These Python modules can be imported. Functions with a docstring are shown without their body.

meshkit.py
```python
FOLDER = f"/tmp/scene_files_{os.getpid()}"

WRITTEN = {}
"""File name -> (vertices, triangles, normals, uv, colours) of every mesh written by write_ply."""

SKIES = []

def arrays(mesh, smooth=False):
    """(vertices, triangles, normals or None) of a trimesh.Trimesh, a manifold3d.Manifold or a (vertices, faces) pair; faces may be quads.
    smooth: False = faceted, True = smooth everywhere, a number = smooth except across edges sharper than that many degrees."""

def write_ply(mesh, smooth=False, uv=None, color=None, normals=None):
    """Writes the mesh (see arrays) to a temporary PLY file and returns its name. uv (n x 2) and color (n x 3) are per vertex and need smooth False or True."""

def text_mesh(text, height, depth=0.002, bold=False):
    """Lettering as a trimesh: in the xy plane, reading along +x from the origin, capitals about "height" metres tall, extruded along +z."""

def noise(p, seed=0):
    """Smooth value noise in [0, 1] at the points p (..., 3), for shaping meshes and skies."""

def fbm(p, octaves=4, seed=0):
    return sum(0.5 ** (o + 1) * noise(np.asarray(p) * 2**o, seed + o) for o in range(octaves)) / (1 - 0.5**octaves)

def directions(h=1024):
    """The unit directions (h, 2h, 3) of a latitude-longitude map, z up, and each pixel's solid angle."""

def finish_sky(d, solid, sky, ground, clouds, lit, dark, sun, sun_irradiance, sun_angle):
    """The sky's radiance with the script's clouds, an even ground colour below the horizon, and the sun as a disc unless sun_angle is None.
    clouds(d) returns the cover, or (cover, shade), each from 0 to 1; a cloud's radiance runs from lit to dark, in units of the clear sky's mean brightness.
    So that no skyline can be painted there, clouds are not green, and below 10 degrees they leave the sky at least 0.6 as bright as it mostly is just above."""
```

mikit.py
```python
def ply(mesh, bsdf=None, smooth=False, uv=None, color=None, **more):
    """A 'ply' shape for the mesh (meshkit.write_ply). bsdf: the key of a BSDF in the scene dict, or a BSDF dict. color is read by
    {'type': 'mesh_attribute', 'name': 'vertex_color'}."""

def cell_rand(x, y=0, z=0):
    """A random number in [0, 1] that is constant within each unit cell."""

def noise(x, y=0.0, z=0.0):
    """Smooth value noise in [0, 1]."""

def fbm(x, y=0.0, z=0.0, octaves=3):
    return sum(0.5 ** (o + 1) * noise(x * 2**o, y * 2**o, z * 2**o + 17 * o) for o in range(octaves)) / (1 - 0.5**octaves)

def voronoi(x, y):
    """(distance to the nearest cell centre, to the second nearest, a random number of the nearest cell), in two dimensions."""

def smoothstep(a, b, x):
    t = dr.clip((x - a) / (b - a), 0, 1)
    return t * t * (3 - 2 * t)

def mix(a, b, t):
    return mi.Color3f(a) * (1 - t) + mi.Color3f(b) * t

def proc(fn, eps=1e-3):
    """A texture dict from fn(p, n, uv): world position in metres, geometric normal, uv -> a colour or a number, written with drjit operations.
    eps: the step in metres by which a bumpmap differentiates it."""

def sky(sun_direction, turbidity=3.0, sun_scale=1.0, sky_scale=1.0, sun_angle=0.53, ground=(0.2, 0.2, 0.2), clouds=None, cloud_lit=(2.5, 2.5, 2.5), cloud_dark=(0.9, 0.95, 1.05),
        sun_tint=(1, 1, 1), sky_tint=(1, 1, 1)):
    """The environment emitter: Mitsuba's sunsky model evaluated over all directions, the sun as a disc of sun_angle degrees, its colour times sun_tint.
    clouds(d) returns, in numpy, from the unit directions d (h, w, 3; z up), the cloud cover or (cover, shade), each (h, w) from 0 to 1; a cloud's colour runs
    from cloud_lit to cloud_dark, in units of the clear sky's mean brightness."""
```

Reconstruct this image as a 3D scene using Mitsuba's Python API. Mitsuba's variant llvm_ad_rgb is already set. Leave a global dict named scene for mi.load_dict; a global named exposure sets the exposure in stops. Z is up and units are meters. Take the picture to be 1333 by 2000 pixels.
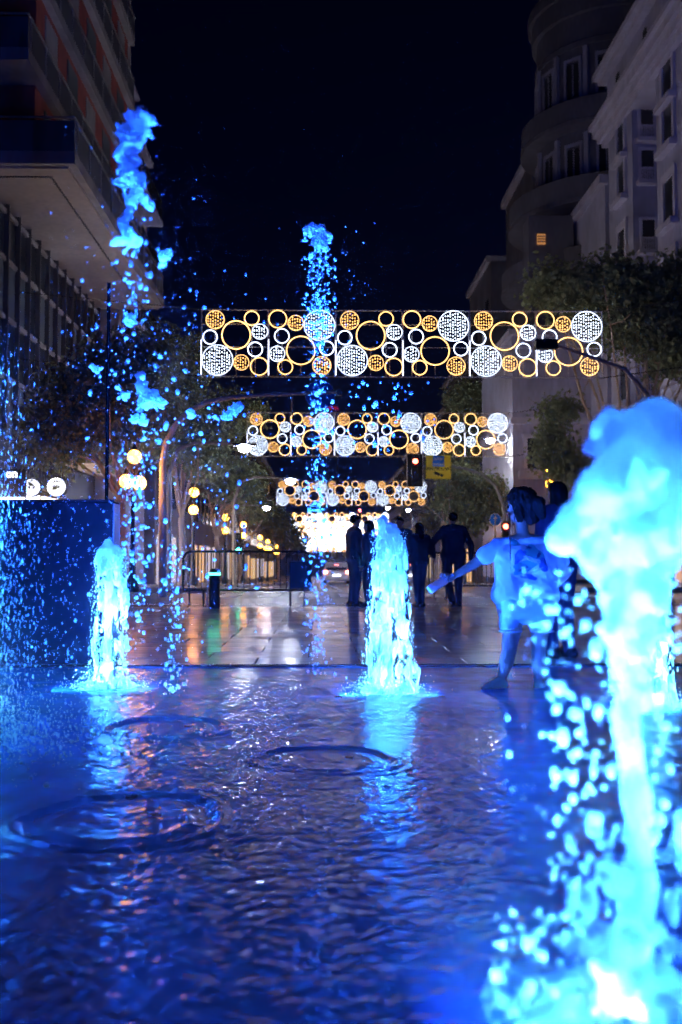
import math, random
import numpy as np, trimesh, manifold3d as m3
import mitsuba as mi, drjit as dr
import mikit, meshkit
from meshkit import fbm as nfbm, noise as nnoise

T = mi.ScalarTransform4f
scene, labels = {}, {}
R = np.random.default_rng(7)

# ---------------------------------------------------------------- camera, sky, exposure
CAM = np.array([0.0, 0.0, 0.87])
F, CX, CY, VX, VY = 2000.0, 666.5, 1000.0, 625.0, 1095.0
yaw, pitch = math.atan((CX - VX) / F), math.atan((VY - CY) / F)
FWD = np.array([math.sin(yaw) * math.cos(pitch), math.cos(yaw) * math.cos(pitch), math.sin(pitch)])
RIGHT = np.cross(FWD, [0, 0, 1]); RIGHT /= np.linalg.norm(RIGHT)
UP = np.cross(RIGHT, FWD)
scene['camera'] = dict(type='thinlens', fov=2 * math.degrees(math.atan(CX / F)), fov_axis='x', aperture_radius=0.0095,
                       focus_distance=8.6, near_clip=0.05, far_clip=2000.0,
                       to_world=T().look_at(origin=CAM.tolist(), target=(CAM + FWD).tolist(), up=[0, 0, 1]))
exposure = 2.05
scene['sky'] = {**mikit.sky([0.3, 1.0, 0.12], turbidity=3, sun_scale=0.0, sky_scale=0.012, sky_tint=(0.08, 0.16, 1.6), ground=(0.05, 0.05, 0.06)),
                'sampling_weight': 2.0}

def at(px, py, Y):
    d = FWD * F + RIGHT * (px - CX) + UP * (CY - py)
    return CAM + d * ((Y - CAM[1]) / d[1])

def gz(Y):
    """height of the avenue, which falls away gently beyond the crossing"""
    Y = np.asarray(Y, float)
    return np.where(Y < 30, 0, np.where(Y < 70, -0.0193 * (Y - 30), -0.772 - 0.012 * (Y - 70)))

# ---------------------------------------------------------------- materials
def rgb(*c): return {'type': 'rgb', 'value': list(map(float, c))}
def mat(name, color, rough=0.6, spec=0.4, metal=0.0, two=True, **kw):
    b = dict(type='principled', base_color=color if isinstance(color, dict) else rgb(*color), roughness=rough, specular=spec, metallic=metal, **kw)
    scene[name] = dict(type='twosided', bsdf=b) if two else b
    return name

def grime(c, amt=0.35, f=1.3):
    def fn(p, n, uv):
        a = mikit.fbm(p.x * f, p.y * f, p.z * f * 0.6, 4)
        s = mikit.fbm(p.x * 9, p.y * 9, p.z * 2.2, 2)
        return mi.Color3f(c) * (1 - amt + amt * 1.7 * a * (0.6 + 0.8 * s))
    return mikit.proc(fn)

mat('m_concrete', grime((0.40, 0.37, 0.36), .4), .8)
mat('m_soffit', grime((0.50, 0.43, 0.39), .3, .5), .85)
mat('m_parapet', (0.13, 0.13, 0.15), .5)
mat('m_redwall', grime((0.42, 0.11, 0.09), .35), .8)
mat('m_rail', (0.55, 0.52, 0.5), .35, metal=.6)
mat('m_pane', (0.035, 0.04, 0.05), .12, .6)
mat('m_pane_pale', (0.16, 0.18, 0.19), .3, .5)
mat('m_mullion', (0.10, 0.095, 0.1), .5)
mat('m_row', grime((0.17, 0.14, 0.12), .4, .8), .8)
mat('m_stone_blue_lit', grime((0.40, 0.40, 0.55), .4, .8), .8)  # blue cast of fountain and street light put into the stone colour
mat('m_stone_warm', grime((0.42, 0.37, 0.34), .4, .8), .8)
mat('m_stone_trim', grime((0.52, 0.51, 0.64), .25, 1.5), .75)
mat('m_dark_stone', grime((0.145, 0.145, 0.20), .5, .7), .8)
mat('m_black', (0.012, 0.012, 0.015), .45)
mat('m_dark_metal', (0.03, 0.03, 0.035), .35, .5)
mat('m_grey_metal', (0.30, 0.29, 0.28), .4, metal=.4)
mat('m_pole_warm_lit', (0.7, 0.64, 0.54), .45)  # grey pole, warm lamplight put into its colour
mat('m_white', (0.75, 0.75, 0.75), .45)
mat('m_panel_pale', grime((0.55, 0.57, 0.62), .25, 3), .4)
mat('m_panel_dark', grime((0.022, 0.024, 0.034), .5, 2), .35, .4)
mat('m_yellow', (0.92, 0.74, 0.04), .45)
mat('m_blue', (0.03, 0.22, 0.8), .45)
mat('m_bark', grime((0.44, 0.33, 0.25), .5, 5), .85)
mat('m_asphalt', grime((0.055, 0.055, 0.06), .4, 1.5), .32, .5)
mat('m_pavement', grime((0.20, 0.19, 0.19), .35, 1.5), .35, .5)
mat('m_kerb', grime((0.3, 0.29, 0.28), .3, 3), .5)
mat('m_paint', grime((0.6, 0.6, 0.6), .4, 5), .4)
for i, c in enumerate([(0.23, 0.205, 0.20), (0.19, 0.175, 0.175), (0.26, 0.225, 0.21), (0.21, 0.18, 0.17)]):
    mat(f'm_slab_{i}', grime(c, .45, 3.0), (.15, .19, .17, .22)[i], .55)
mat('m_joint', (0.03, 0.03, 0.03), .5)
mat('m_carwhite', (0.62, 0.63, 0.65), .25, clearcoat=.8)
mat('m_cardark', (0.03, 0.03, 0.035), .25, clearcoat=.8)
mat('m_rubber', (0.015, 0.015, 0.015), .8)
mat('m_cloth_dark', grime((0.04, 0.045, 0.08), .4, 12), .9, .2)
mat('m_cloth_navy', grime((0.055, 0.065, 0.14), .4, 12), .9, .2)
mat('m_cloth_grey', grime((0.06, 0.06, 0.07), .3, 12), .9, .2)
mat('m_hair', (0.010, 0.008, 0.007), .6, .12)
mat('m_skin', (0.46, 0.29, 0.21), .5, .35)
mat('m_tee', grime((0.82, 0.84, 0.88), .14, 16), .9, .2)
mat('m_shorts', grime((0.42, 0.55, 0.68), .14, 16), .9, .2)
mat('m_piping', (0.85, 0.85, 0.88), .8)
mat('m_print_teal', (0.10, 0.42, 0.40), .8)
mat('m_print_blue', (0.06, 0.16, 0.42), .8)
mat('m_print_dark', (0.03, 0.06, 0.16), .8)
mat('m_print_pale', (0.62, 0.66, 0.7), .8)
scene['m_leaf'] = dict(type='principledthin', base_color=mikit.proc(lambda p, n, uv: mi.Color3f(0.22, 0.25, 0.15) * (0.5 + 1.1 * mikit.noise(p.x * 3, p.y * 3, p.z * 3))),
                       roughness=0.45, diff_trans=0.7)
scene['m_foam'] = dict(type='principledthin', base_color=rgb(0.92, 0.95, 0.98), roughness=0.22, diff_trans=0.95)
scene['m_drop'] = dict(type='principledthin', base_color=rgb(0.78, 0.9, 0.98), roughness=0.12, diff_trans=1.1)
scene['m_bottle'] = dict(type='principledthin', base_color=rgb(0.85, 0.9, 0.95), roughness=0.15, spec_trans=0.6, diff_trans=0.8)
# fountain floor under a moving film of water, blue lamp glow put into its colour (the ripples themselves are modelled)
mat('m_wet_blue_glow', mikit.proc(lambda p, n, uv: mi.Color3f(0.05, 0.20, 0.60) * (0.55 + 0.9 * mikit.fbm(p.x * 5, p.y * 5, 0.0, 3))), .03, 1.0)

def emit(c, w=0.05):
    return {'emitter': dict(type='area', radiance=rgb(*c), sampling_weight=float(w))}

# ---------------------------------------------------------------- mesh helpers: (v, f) pairs
def cat(*ms):
    vs, fs, n = [], [], 0
    for v, f in ms:
        v, f = np.asarray(v, float), np.asarray(f, int)
        if not len(v): continue
        if f.shape[1] == 4: f = np.vstack([f[:, [0, 1, 2]], f[:, [0, 2, 3]]])
        vs.append(v); fs.append(f + n); n += len(v)
    return np.vstack(vs), np.vstack(fs)

BOXF = np.array([[0, 1, 3, 2], [4, 6, 7, 5], [0, 4, 5, 1], [2, 3, 7, 6], [0, 2, 6, 4], [1, 5, 7, 3]])
def bx(x0, x1, y0, y1, z0, z1):
    return np.array([[x, y, z] for x in (x0, x1) for y in (y0, y1) for z in (z0, z1)], float), BOXF

def cbx(x0, x1, y0, y1, z0, z1, c=0.01):
    """box with chamfered edges"""
    pts = []
    for x, sx in ((x0, 1), (x1, -1)):
        for y, sy in ((y0, 1), (y1, -1)):
            for z, sz in ((z0, 1), (z1, -1)):
                pts += [[x, y + sy * c, z + sz * c], [x + sx * c, y, z + sz * c], [x + sx * c, y + sy * c, z]]
    return hull(np.array(pts))

def hull(pts):
    m = m3.Manifold.hull_points(np.asarray(pts, float)).to_mesh()
    return np.asarray(m.vert_properties[:, :3], float), np.asarray(m.tri_verts, int)

def tube(pts, rad, n=8, closed=False):
    p = np.asarray(pts, float); k = len(p)
    rad = np.broadcast_to(np.asarray(rad, float), (k,))
    t = (np.roll(p, -1, 0) - np.roll(p, 1, 0)) if closed else np.gradient(p, axis=0)
    t /= np.linalg.norm(t, axis=1, keepdims=True) + 1e-12
    a = np.zeros_like(p)
    ref = np.array([0, 0, 1.0]) if abs(t[0, 2]) < .9 else np.array([1.0, 0, 0])
    for i in range(k):
        a[i] = ref - t[i] * (ref @ t[i]); a[i] /= np.linalg.norm(a[i]) + 1e-12; ref = a[i]
    b = np.cross(t, a); ang = np.arange(n) * 2 * np.pi / n
    v = p[:, None] + rad[:, None, None] * (np.cos(ang)[None, :, None] * a[:, None] + np.sin(ang)[None, :, None] * b[:, None])
    rows = k if closed else k - 1
    i, j = np.meshgrid(np.arange(rows), np.arange(n), indexing='ij')
    i2 = (i + 1) % k
    f = np.stack([i * n + j, i * n + (j + 1) % n, i2 * n + (j + 1) % n, i2 * n + j], -1).reshape(-1, 4)
    f = np.vstack([f[:, [0, 1, 2]], f[:, [0, 2, 3]]])
    v = v.reshape(-1, 3)
    if not closed:
        caps = []
        for base, flip in ((0, 1), ((k - 1) * n, 0)):
            for q in range(1, n - 1):
                caps.append([base, base + q + 1, base + q] if flip else [base, base + q, base + q + 1])
        f = np.vstack([f, caps])
    return v, f

def lathe(prof, n=24, c=(0, 0, 0), a0=0.0, a1=2 * np.pi):
    prof = np.asarray(prof, float); k = len(prof); full = abs(a1 - a0 - 2 * np.pi) < 1e-6
    ang = a0 + (a1 - a0) * np.arange(n) / (n if full else n - 1)
    v = np.stack([prof[:, None, 0] * np.cos(ang), prof[:, None, 0] * np.sin(ang), np.repeat(prof[:, 1:2], n, 1)], -1).reshape(-1, 3) + np.asarray(c)
    i, j = np.meshgrid(np.arange(k - 1), np.arange(n if full else n - 1), indexing='ij')
    j2 = (j + 1) % n
    return v, np.stack([i * n + j, i * n + j2, (i + 1) * n + j2, (i + 1) * n + j], -1).reshape(-1, 4)

def disc(c, r, depth, n=28):
    """upright disc facing the camera (-Y), with thickness"""
    v, f = lathe([[0.0, 0], [r, 0], [r, depth], [0, depth]], n)
    return np.stack([v[:, 0], v[:, 2], v[:, 1]], 1) + np.asarray(c), f[:, ::-1]

def ring(c, r, t, n=36, m=6):
    a = np.arange(n) * 2 * np.pi / n
    return tube(np.stack([c[0] + r * np.cos(a), np.full(n, c[1]), c[2] + r * np.sin(a)], 1), t, m, closed=True)

def ball(c, r, sub=2):
    s = trimesh.creation.icosphere(sub)
    return np.array(s.vertices) * np.asarray(r) + np.asarray(c), np.array(s.faces)

def text(s, h, depth, pos, bold=True, flat=False):
    """lettering that faces -Y (or lies flat), centred at pos"""
    m = meshkit.text_mesh(s, h, depth, bold)
    v = np.array(m.vertices); v[:, 0] -= (v[:, 0].min() + v[:, 0].max()) / 2; v[:, 1] -= h / 2
    return np.stack([v[:, 0] + pos[0], pos[1] - v[:, 2], v[:, 1] + pos[2]], 1), np.array(m.faces)

def xf(m, M):
    M = np.array(M.matrix, float)
    return m[0] @ M[:3, :3].T + M[:3, 3], m[1]

# ---------------------------------------------------------------- naming
used, uniq = {}, set()
def numbered(name):
    n = used.get(name, 0); used[name] = n + 1
    return name if n == 0 else f'{name}_{n:03d}'
def thing(name, label, category=None, group=None, kind=None):
    key = numbered(name)
    if category and kind is None and not group:
        if label in uniq: print('DUPLICATE LABEL', label)
        uniq.add(label)
    labels[key] = {'label': label}
    if category: labels[key]['category'] = category
    if group: labels[key]['group'] = group
    if kind: labels[key]['kind'] = kind
    return key
def part(parent, name, mesh, m, smooth=False, label=None, kind=None, **more):
    key = numbered(parent + '__' + name)
    scene[key] = mesh if isinstance(mesh, dict) else mikit.ply(mesh, m, smooth, **more)
    if label or kind:
        labels[key] = {k: v for k, v in (('label', label), ('kind', kind)) if v}
    return key
def solo(name, mesh, m, label, category=None, group=None, kind=None, smooth=False, **more):
    key = thing(name, label, category, group, kind)
    scene[key] = mikit.ply(mesh, m, smooth, **more)
    return key

# ---------------------------------------------------------------- implicit water: naive surface nets
def surfnet(Fv, org, h):
    ins = Fv > 0
    nx, ny, nz = Fv.shape
    cnt = np.zeros((nx - 1, ny - 1, nz - 1)); acc = np.zeros((nx - 1, ny - 1, nz - 1, 3))
    for ax in range(3):
        sl0 = [slice(None)] * 3; sl1 = [slice(None)] * 3
        sl0[ax] = slice(0, -1); sl1[ax] = slice(1, None)
        a, b = Fv[tuple(sl0)], Fv[tuple(sl1)]
        cross = (a > 0) != (b > 0)
        t = np.where(cross, a / np.where(cross, a - b, 1), 0)
        idx = np.argwhere(cross)
        pos = idx.astype(float); pos[:, ax] += t[cross]
        o1, o2 = [k for k in range(3) if k != ax]
        for da in (0, 1):
            for db in (0, 1):
                c = idx.copy(); c[:, o1] -= da; c[:, o2] -= db
                ok = (c >= 0).all(1) & (c < np.array(cnt.shape)).all(1)
                np.add.at(cnt, tuple(c[ok].T), 1); np.add.at(acc, tuple(c[ok].T), pos[ok])
    act = cnt > 0
    num = -np.ones(cnt.shape, int); num[act] = np.arange(act.sum())
    verts = acc[act] / cnt[act][:, None] * h + np.asarray(org)
    faces = []
    for ax in range(3):
        sl0 = [slice(None)] * 3; sl1 = [slice(None)] * 3
        sl0[ax] = slice(0, -1); sl1[ax] = slice(1, None)
        a, b = ins[tuple(sl0)], ins[tuple(sl1)]
        o1, o2 = [(1, 2), (2, 0), (0, 1)][ax]
        for sign in (0, 1):
            e = np.argwhere((a & ~b) if sign else (~a & b))
            if not len(e): continue
            q = []
            for da, db in ((0, 0), (1, 0), (1, 1), (0, 1)):
                c = e.copy(); c[:, o1] -= da; c[:, o2] -= db; q.append(c)
            ok = np.ones(len(e), bool)
            for c in q: ok &= (c >= 0).all(1) & (c < np.array(cnt.shape)).all(1)
            f = np.stack([num[tuple(c[ok].T)] for c in q], 1)
            faces.append(f[:, ::-1] if not sign else f)
    f = np.vstack(faces)
    return verts, np.vstack([f[:, [0, 1, 2]], f[:, [0, 2, 3]]])

def grid(lo, hi, h):
    ax = [np.arange(a, b + h, h) for a, b in zip(lo, hi)]
    return np.stack(np.meshgrid(*ax, indexing='ij'), -1)

ICO1, ICO0 = trimesh.creation.icosphere(1), trimesh.creation.icosahedron()
OCTA = trimesh.Trimesh([[1, 0, 0], [-1, 0, 0], [0, 1, 0], [0, -1, 0], [0, 0, 1], [0, 0, -1]], [[0, 2, 4], [2, 1, 4], [1, 3, 4], [3, 0, 4], [2, 0, 5], [1, 2, 5], [3, 1, 5], [0, 3, 5]])
def drops(c, r, stretch=1.0, big=False, rng=R, tiny=False):
    """many drops in one mesh; stretch lengthens them downwards"""
    s = OCTA if tiny else ICO1 if big else ICO0
    v0, f0 = np.array(s.vertices), np.array(s.faces)
    c, r = np.asarray(c, float), np.broadcast_to(np.asarray(r, float), (len(c),))
    st = np.broadcast_to(np.asarray(stretch, float), (len(c),))
    sc = np.stack([r * rng.uniform(.75, 1.2, len(c)), r * rng.uniform(.75, 1.2, len(c)), r * st], 1)
    v = v0[None] * sc[:, None]
    v = v * (1 + (.07 if big else .18) * (rng.random(v.shape[:2] + (1,)) - .5))
    v = v + c[:, None]
    f = f0[None] + (np.arange(len(c)) * len(v0))[:, None, None]
    return v.reshape(-1, 3), f.reshape(-1, 3)
# ================================================================ the setting
def structure(name, mesh, m, label, smooth=False):
    return solo(name, mesh, m, label, kind='structure', smooth=smooth)

def sheet(x0, x1, ys, off, nx=2):
    """a strip of ground that follows the fall of the street"""
    ys = np.asarray(ys, float); xs = np.linspace(x0, x1, nx)
    v = np.array([[x, y, gz(y) + off] for y in ys for x in xs])
    f = [[i * nx + j, i * nx + j + 1, (i + 1) * nx + j + 1, (i + 1) * nx + j] for i in range(len(ys) - 1) for j in range(nx - 1)]
    return v, np.array(f)

structure('ground', sheet(-400, 400, [-120, 0, 30, 50, 70, 120, 200, 300, 600, 900], -0.06), 'm_joint', 'dark ground under the square and the streets')
XR0, XR1 = -2.9, 7.4
structure('road', cat(sheet(-60, 60, [19.45, 24, 28.2], -0.012, 8), sheet(XR0, XR1, [28.2, 30, 50, 70, 90, 120, 160, 200, 250, 300, 400], -0.012, 4)), 'm_asphalt', 'damp dark asphalt of the crossing and the avenue')
structure('pavement', cat(sheet(-60, XR0 - .14, [28.35, 30, 50, 70, 120, 200, 300, 400], .12), sheet(XR1 + .14, 60, [28.35, 30, 50, 70, 120, 200, 300, 400], .12)), 'm_pavement', 'grey pavements along both sides of the avenue')
def kerb_run(x0, x1, ys):
    v = np.array([[x, y, gz(y) + z] for y in ys for x, z in ((x0, -.05), (x0, .13), (x1, .13), (x1, -.05))])
    f = [[i * 4 + a, i * 4 + b, (i + 1) * 4 + b, (i + 1) * 4 + a] for i in range(len(ys) - 1) for a, b in ((0, 1), (1, 2), (2, 3))]
    return v, np.array(f)
ys = [28.2, 30, 50, 70, 120, 200, 300]
structure('kerb', cat(kerb_run(XR0 - .145, XR0, ys), kerb_run(XR1, XR1 + .145, ys), bx(-60, XR0 - .145, 28.2, 28.36, -.05, .13), bx(XR1 + .145, 60, 28.2, 28.36, -.05, .13)), 'm_kerb', 'pale kerbs of the pavements')
lines = []
for y in np.arange(31, 140, 6.0):
    for x in (0.6, 4.0): lines.append(sheet(x - .06, x + .06, [y, y + 2.4], -.006))
for x in np.arange(XR0 + .4, XR1 - .3, 1.0): lines.append(sheet(x, x + .5, [24.6, 27.6], -.006))
lines.append(sheet(-4, 9, [20.6, 20.75], -.006))
structure('road_markings', cat(*lines), 'm_paint', 'worn white lines and crossing stripes on the asphalt')

# paved square between the fountain and the crossing: slabs laid one by one
pv = structure('plaza_pavement', bx(-40, 40, 8.62, 19.45, -.05, -.012), 'm_joint', 'wet stone paving of the square')
SW, SD = .9, .6
slab0 = mikit.ply(cbx(-SW / 2 + .005, SW / 2 - .005, -SD / 2 + .005, SD / 2 - .005, -.03, 0, .006), 'm_slab_0')
rs = random.Random(4); rest = [[], [], [], []]; nslab = 0
for r_, y in enumerate(np.arange(8.62 + SD / 2, 19.4, SD)):
    lim = .40 * y + .6
    for x in np.arange(-10, 11, SW) + (.45 if r_ % 2 else 0):
        if x < -.36 * y - .6 or x > lim: continue
        k = rs.randrange(4); tx, ty, dz = rs.gauss(0, .16), rs.gauss(0, .16), rs.uniform(-.0015, .0015)
        M = T().translate([float(x), float(y), .0 + dz]).rotate([1, 0, 0], tx).rotate([0, 1, 0], ty)
        if nslab < 225 and abs(x - .02 * y) < .36 * y:
            d = {**slab0, 'bsdf': {'type': 'ref', 'id': f'm_slab_{k}'}, 'to_world': M}
            part(pv, 'slab', d, None); nslab += 1
        else:
            rest[k].append(xf(bx(-SW / 2 + .005, SW / 2 - .005, -SD / 2 + .005, SD / 2 - .005, -.03, 0), M))
for k in range(4):
    if k == 0: allrest = []
    allrest += rest[k]
part(pv, 'far_slabs', cat(*allrest), 'm_slab_1', kind='stuff')

# fountain floor with its film of moving water
NOZ = {'A': (-1.47, 7.16), 'B': (0.45, 6.88), 'C': (1.95, 6.1), 'D': (0.555, 2.02), 'P1': (-.66, 3.5), 'P2': (.03, 4.52), 'P3': (-.79, 5.39), 'E': (-1.95, 5.0), 'G': (-.35, 1.05)}
def water_height(x, y):
    P = lambda f, s: np.stack([x * f + s, y * f * 1.25, np.full_like(x, s * 1.7)], -1)
    h = .0020 * (nfbm(P(8, 3), 2, 1) - .5) + .0054 * (nnoise(P(31, 11), 5) - .5) + .0038 * (nnoise(P(49, 23), 9) - .5)
    h *= .55 + .9 * nnoise(P(1.3, 31), 4)
    for k, R0, amp in (('P1', .36, .0115), ('P2', .31, .0078), ('P3', .33, .0095), ('A', .30, .004), ('B', .26, .004), ('C', .27, .004)):
        r = np.hypot(x - NOZ[k][0], (y - NOZ[k][1])); a = np.arctan2(y - NOZ[k][1], x - NOZ[k][0])
        rr = r * (1 + .05 * np.sin(2 * a + R0 * 40) + .03 * np.sin(3 * a + 1) + .02 * np.sin(5 * a)) + .02 * (nnoise(P(9, 5), 8) - .5); amp = amp * (.8 + .5 * nnoise(np.stack([np.cos(a) * 1.3 + R0 * 50, np.sin(a) * 1.3, 0 * a], -1), 3))
        calm = 1 - .35 * np.exp(-(rr / (R0 * .8)) ** 4)
        h = h * calm + amp * (np.exp(-((rr - R0) / .028) ** 2) - .55 * np.exp(-((rr - R0 * .84) / .022) ** 2) + .45 * np.exp(-((rr - R0 * 1.2) / .025) ** 2) + .3 * np.exp(-((rr - R0 * .66) / .02) ** 2) + .25 * np.exp(-((rr - R0 * 1.38) / .025) ** 2))
    return h
gx, gy = np.arange(-3.3, 4.0, .0105), np.concatenate([np.arange(.7, 8.41, .0105), [8.42]])
X_, Y_ = np.meshgrid(gx, gy, indexing='ij')
H_ = water_height(X_, Y_) * np.clip((8.42 - Y_) / .2, 0, 1)
n1, n2 = X_.shape
ii, jj = np.meshgrid(np.arange(n1 - 1), np.arange(n2 - 1), indexing='ij')
fw = np.stack([ii * n2 + jj, (ii + 1) * n2 + jj, (ii + 1) * n2 + jj + 1, ii * n2 + jj + 1], -1).reshape(-1, 4)
water_mesh = (np.stack([X_, Y_, H_], -1).reshape(-1, 3), fw)
structure('water', water_mesh, 'm_wet_blue_glow', 'thin rippling film of water over the blue tinted fountain floor', smooth=True)
structure('fountain_floor', cat(bx(-40, 40, -60, 8.42, -.05, -.016), bx(-40, -3.3, -60, 8.42, -.016, .0), bx(4.0, 40, -60, 8.42, -.016, .0)), 'm_wet_blue_glow', 'wet stone floor of the fountain with blue glow in its colour')
dc = solo('drain_channel', cat(bx(-40, 40, 8.42, 8.44, -.04, .012), bx(-40, 40, 8.60, 8.62, -.04, .004), bx(-40, 40, 8.44, 8.60, -.045, -.03)), 'm_dark_metal', 'long dark drain channel between the fountain and the paving', 'drain channel')
bars = [bx(x, x + .028, 8.44, 8.60, -.028, -.004) for x in np.arange(-4, 4.5, .06)]
part(dc, 'grate_bars', cat(*bars), 'm_dark_metal', kind='stuff')

# ================================================================ left apartment block
LB = thing('apartment_building', 'red walled apartment block with stacked balconies above a pale soffit', 'building')
Y0, Y1 = 26.8, 42.3
XF = -9.2
XW_ = -8.0
part(LB, 'wall', bx(-24, XW_, 28.3, Y1, 11.5, 33), 'm_redwall', label='dark red rendered upper wall')
part(LB, 'soffit', cat(bx(-24, -6.72, Y0 + .2, Y1, 11.32, 11.55)), 'm_soffit', label='pale plastered underside of the overhang')
part(LB, 'soffit_trim', cat(bx(-24, -7.3, Y0 + .75, Y0 + .8, 11.29, 11.319), bx(-7.35, -7.3, Y0 + .8, Y1, 11.29, 11.319)), 'm_mullion')
levels_ = [(-6.5, 11.38, 12.62), (-7.77, 14.2, 15.45), (-7.77, 16.95, 18.2), (-7.77, 19.7, 20.95), (-7.77, 22.4, 23.6), (-7.77, 25.15, 26.4), (-7.77, 27.9, 29.1)]
for i, (xe, zb, zt) in enumerate(levels_):
    yf = Y0 if i == 0 else Y0 + .02
    b = part(LB, 'balcony', cat(bx(-24, xe, yf, Y1 - .3 * i * .2, zb, zb + .34)), 'm_concrete')
    part(b, 'parapet', cat(bx(-24, xe - .03, yf + .03, yf + .12, zb + .34, zt - .06), bx(xe - .12, xe - .03, yf + .12, Y1 - .1, zb + .34, zt - .06)), 'm_parapet')
    part(b, 'handrail', cat(bx(-24, xe, yf, yf + .05, zt, zt + .045), bx(xe - .05, xe, yf + .05, Y1 - .1, zt, zt + .045)), 'm_rail')
    posts = [bx(xe - .045, xe - .005, y, y + .035, zb + .3, zt) for y in np.arange(Y0 + .3, Y1 - .3, 1.5)]
    part(b, 'posts', cat(*posts), 'm_rail', kind='stuff')
    # doors and windows on the wall behind
    for j, y in enumerate(np.arange(29.2, Y1 - 1.5, 2.6)):
        part(LB, 'window', bx(XW_, XW_ + .04, y, y + 1.3, zb + .35, zb + 2.5), 'm_concrete' if (i + j) % 2 else 'm_pane_pale')
part(LB, 'end_wall', bx(XW_ - .5, XW_ + .03, Y1 - .6, Y1 + .02, 11.5, 33), 'm_concrete')
# glazed front below the soffit
part(LB, 'glazing_wall', bx(-24, XF - .1, Y0 + .6, Y1, 0.1, 11.3), 'm_dark_metal')
bands = [(9.75, 11.0, 'm_pane'), (8.05, 9.6, 'm_pane_pale'), (6.3, 7.9, 'm_pane'), (4.6, 6.15, 'm_pane_pale')]
for (z0, z1, mm) in bands:
    part(LB, 'transom', bx(XF - .1, XF + .05, Y0 + .6, Y1, z1, z1 + .14), 'm_concrete')
    for j, y in enumerate(np.arange(Y0 + .7, Y1 - .9, 1.12)):
        part(LB, 'pane', bx(XF - .1, XF - .04 + .01 * ((j * 7) % 3), y, y + 1.04, z0, z1), mm if (j * 5 + int(z0)) % 4 else 'm_pane')
for y in np.arange(Y0 + .62, Y1, 1.12): part(LB, 'mullion', bx(XF - .09, XF + .12, y, y + .07, 4.5, 11.28), 'm_mullion')
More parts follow.
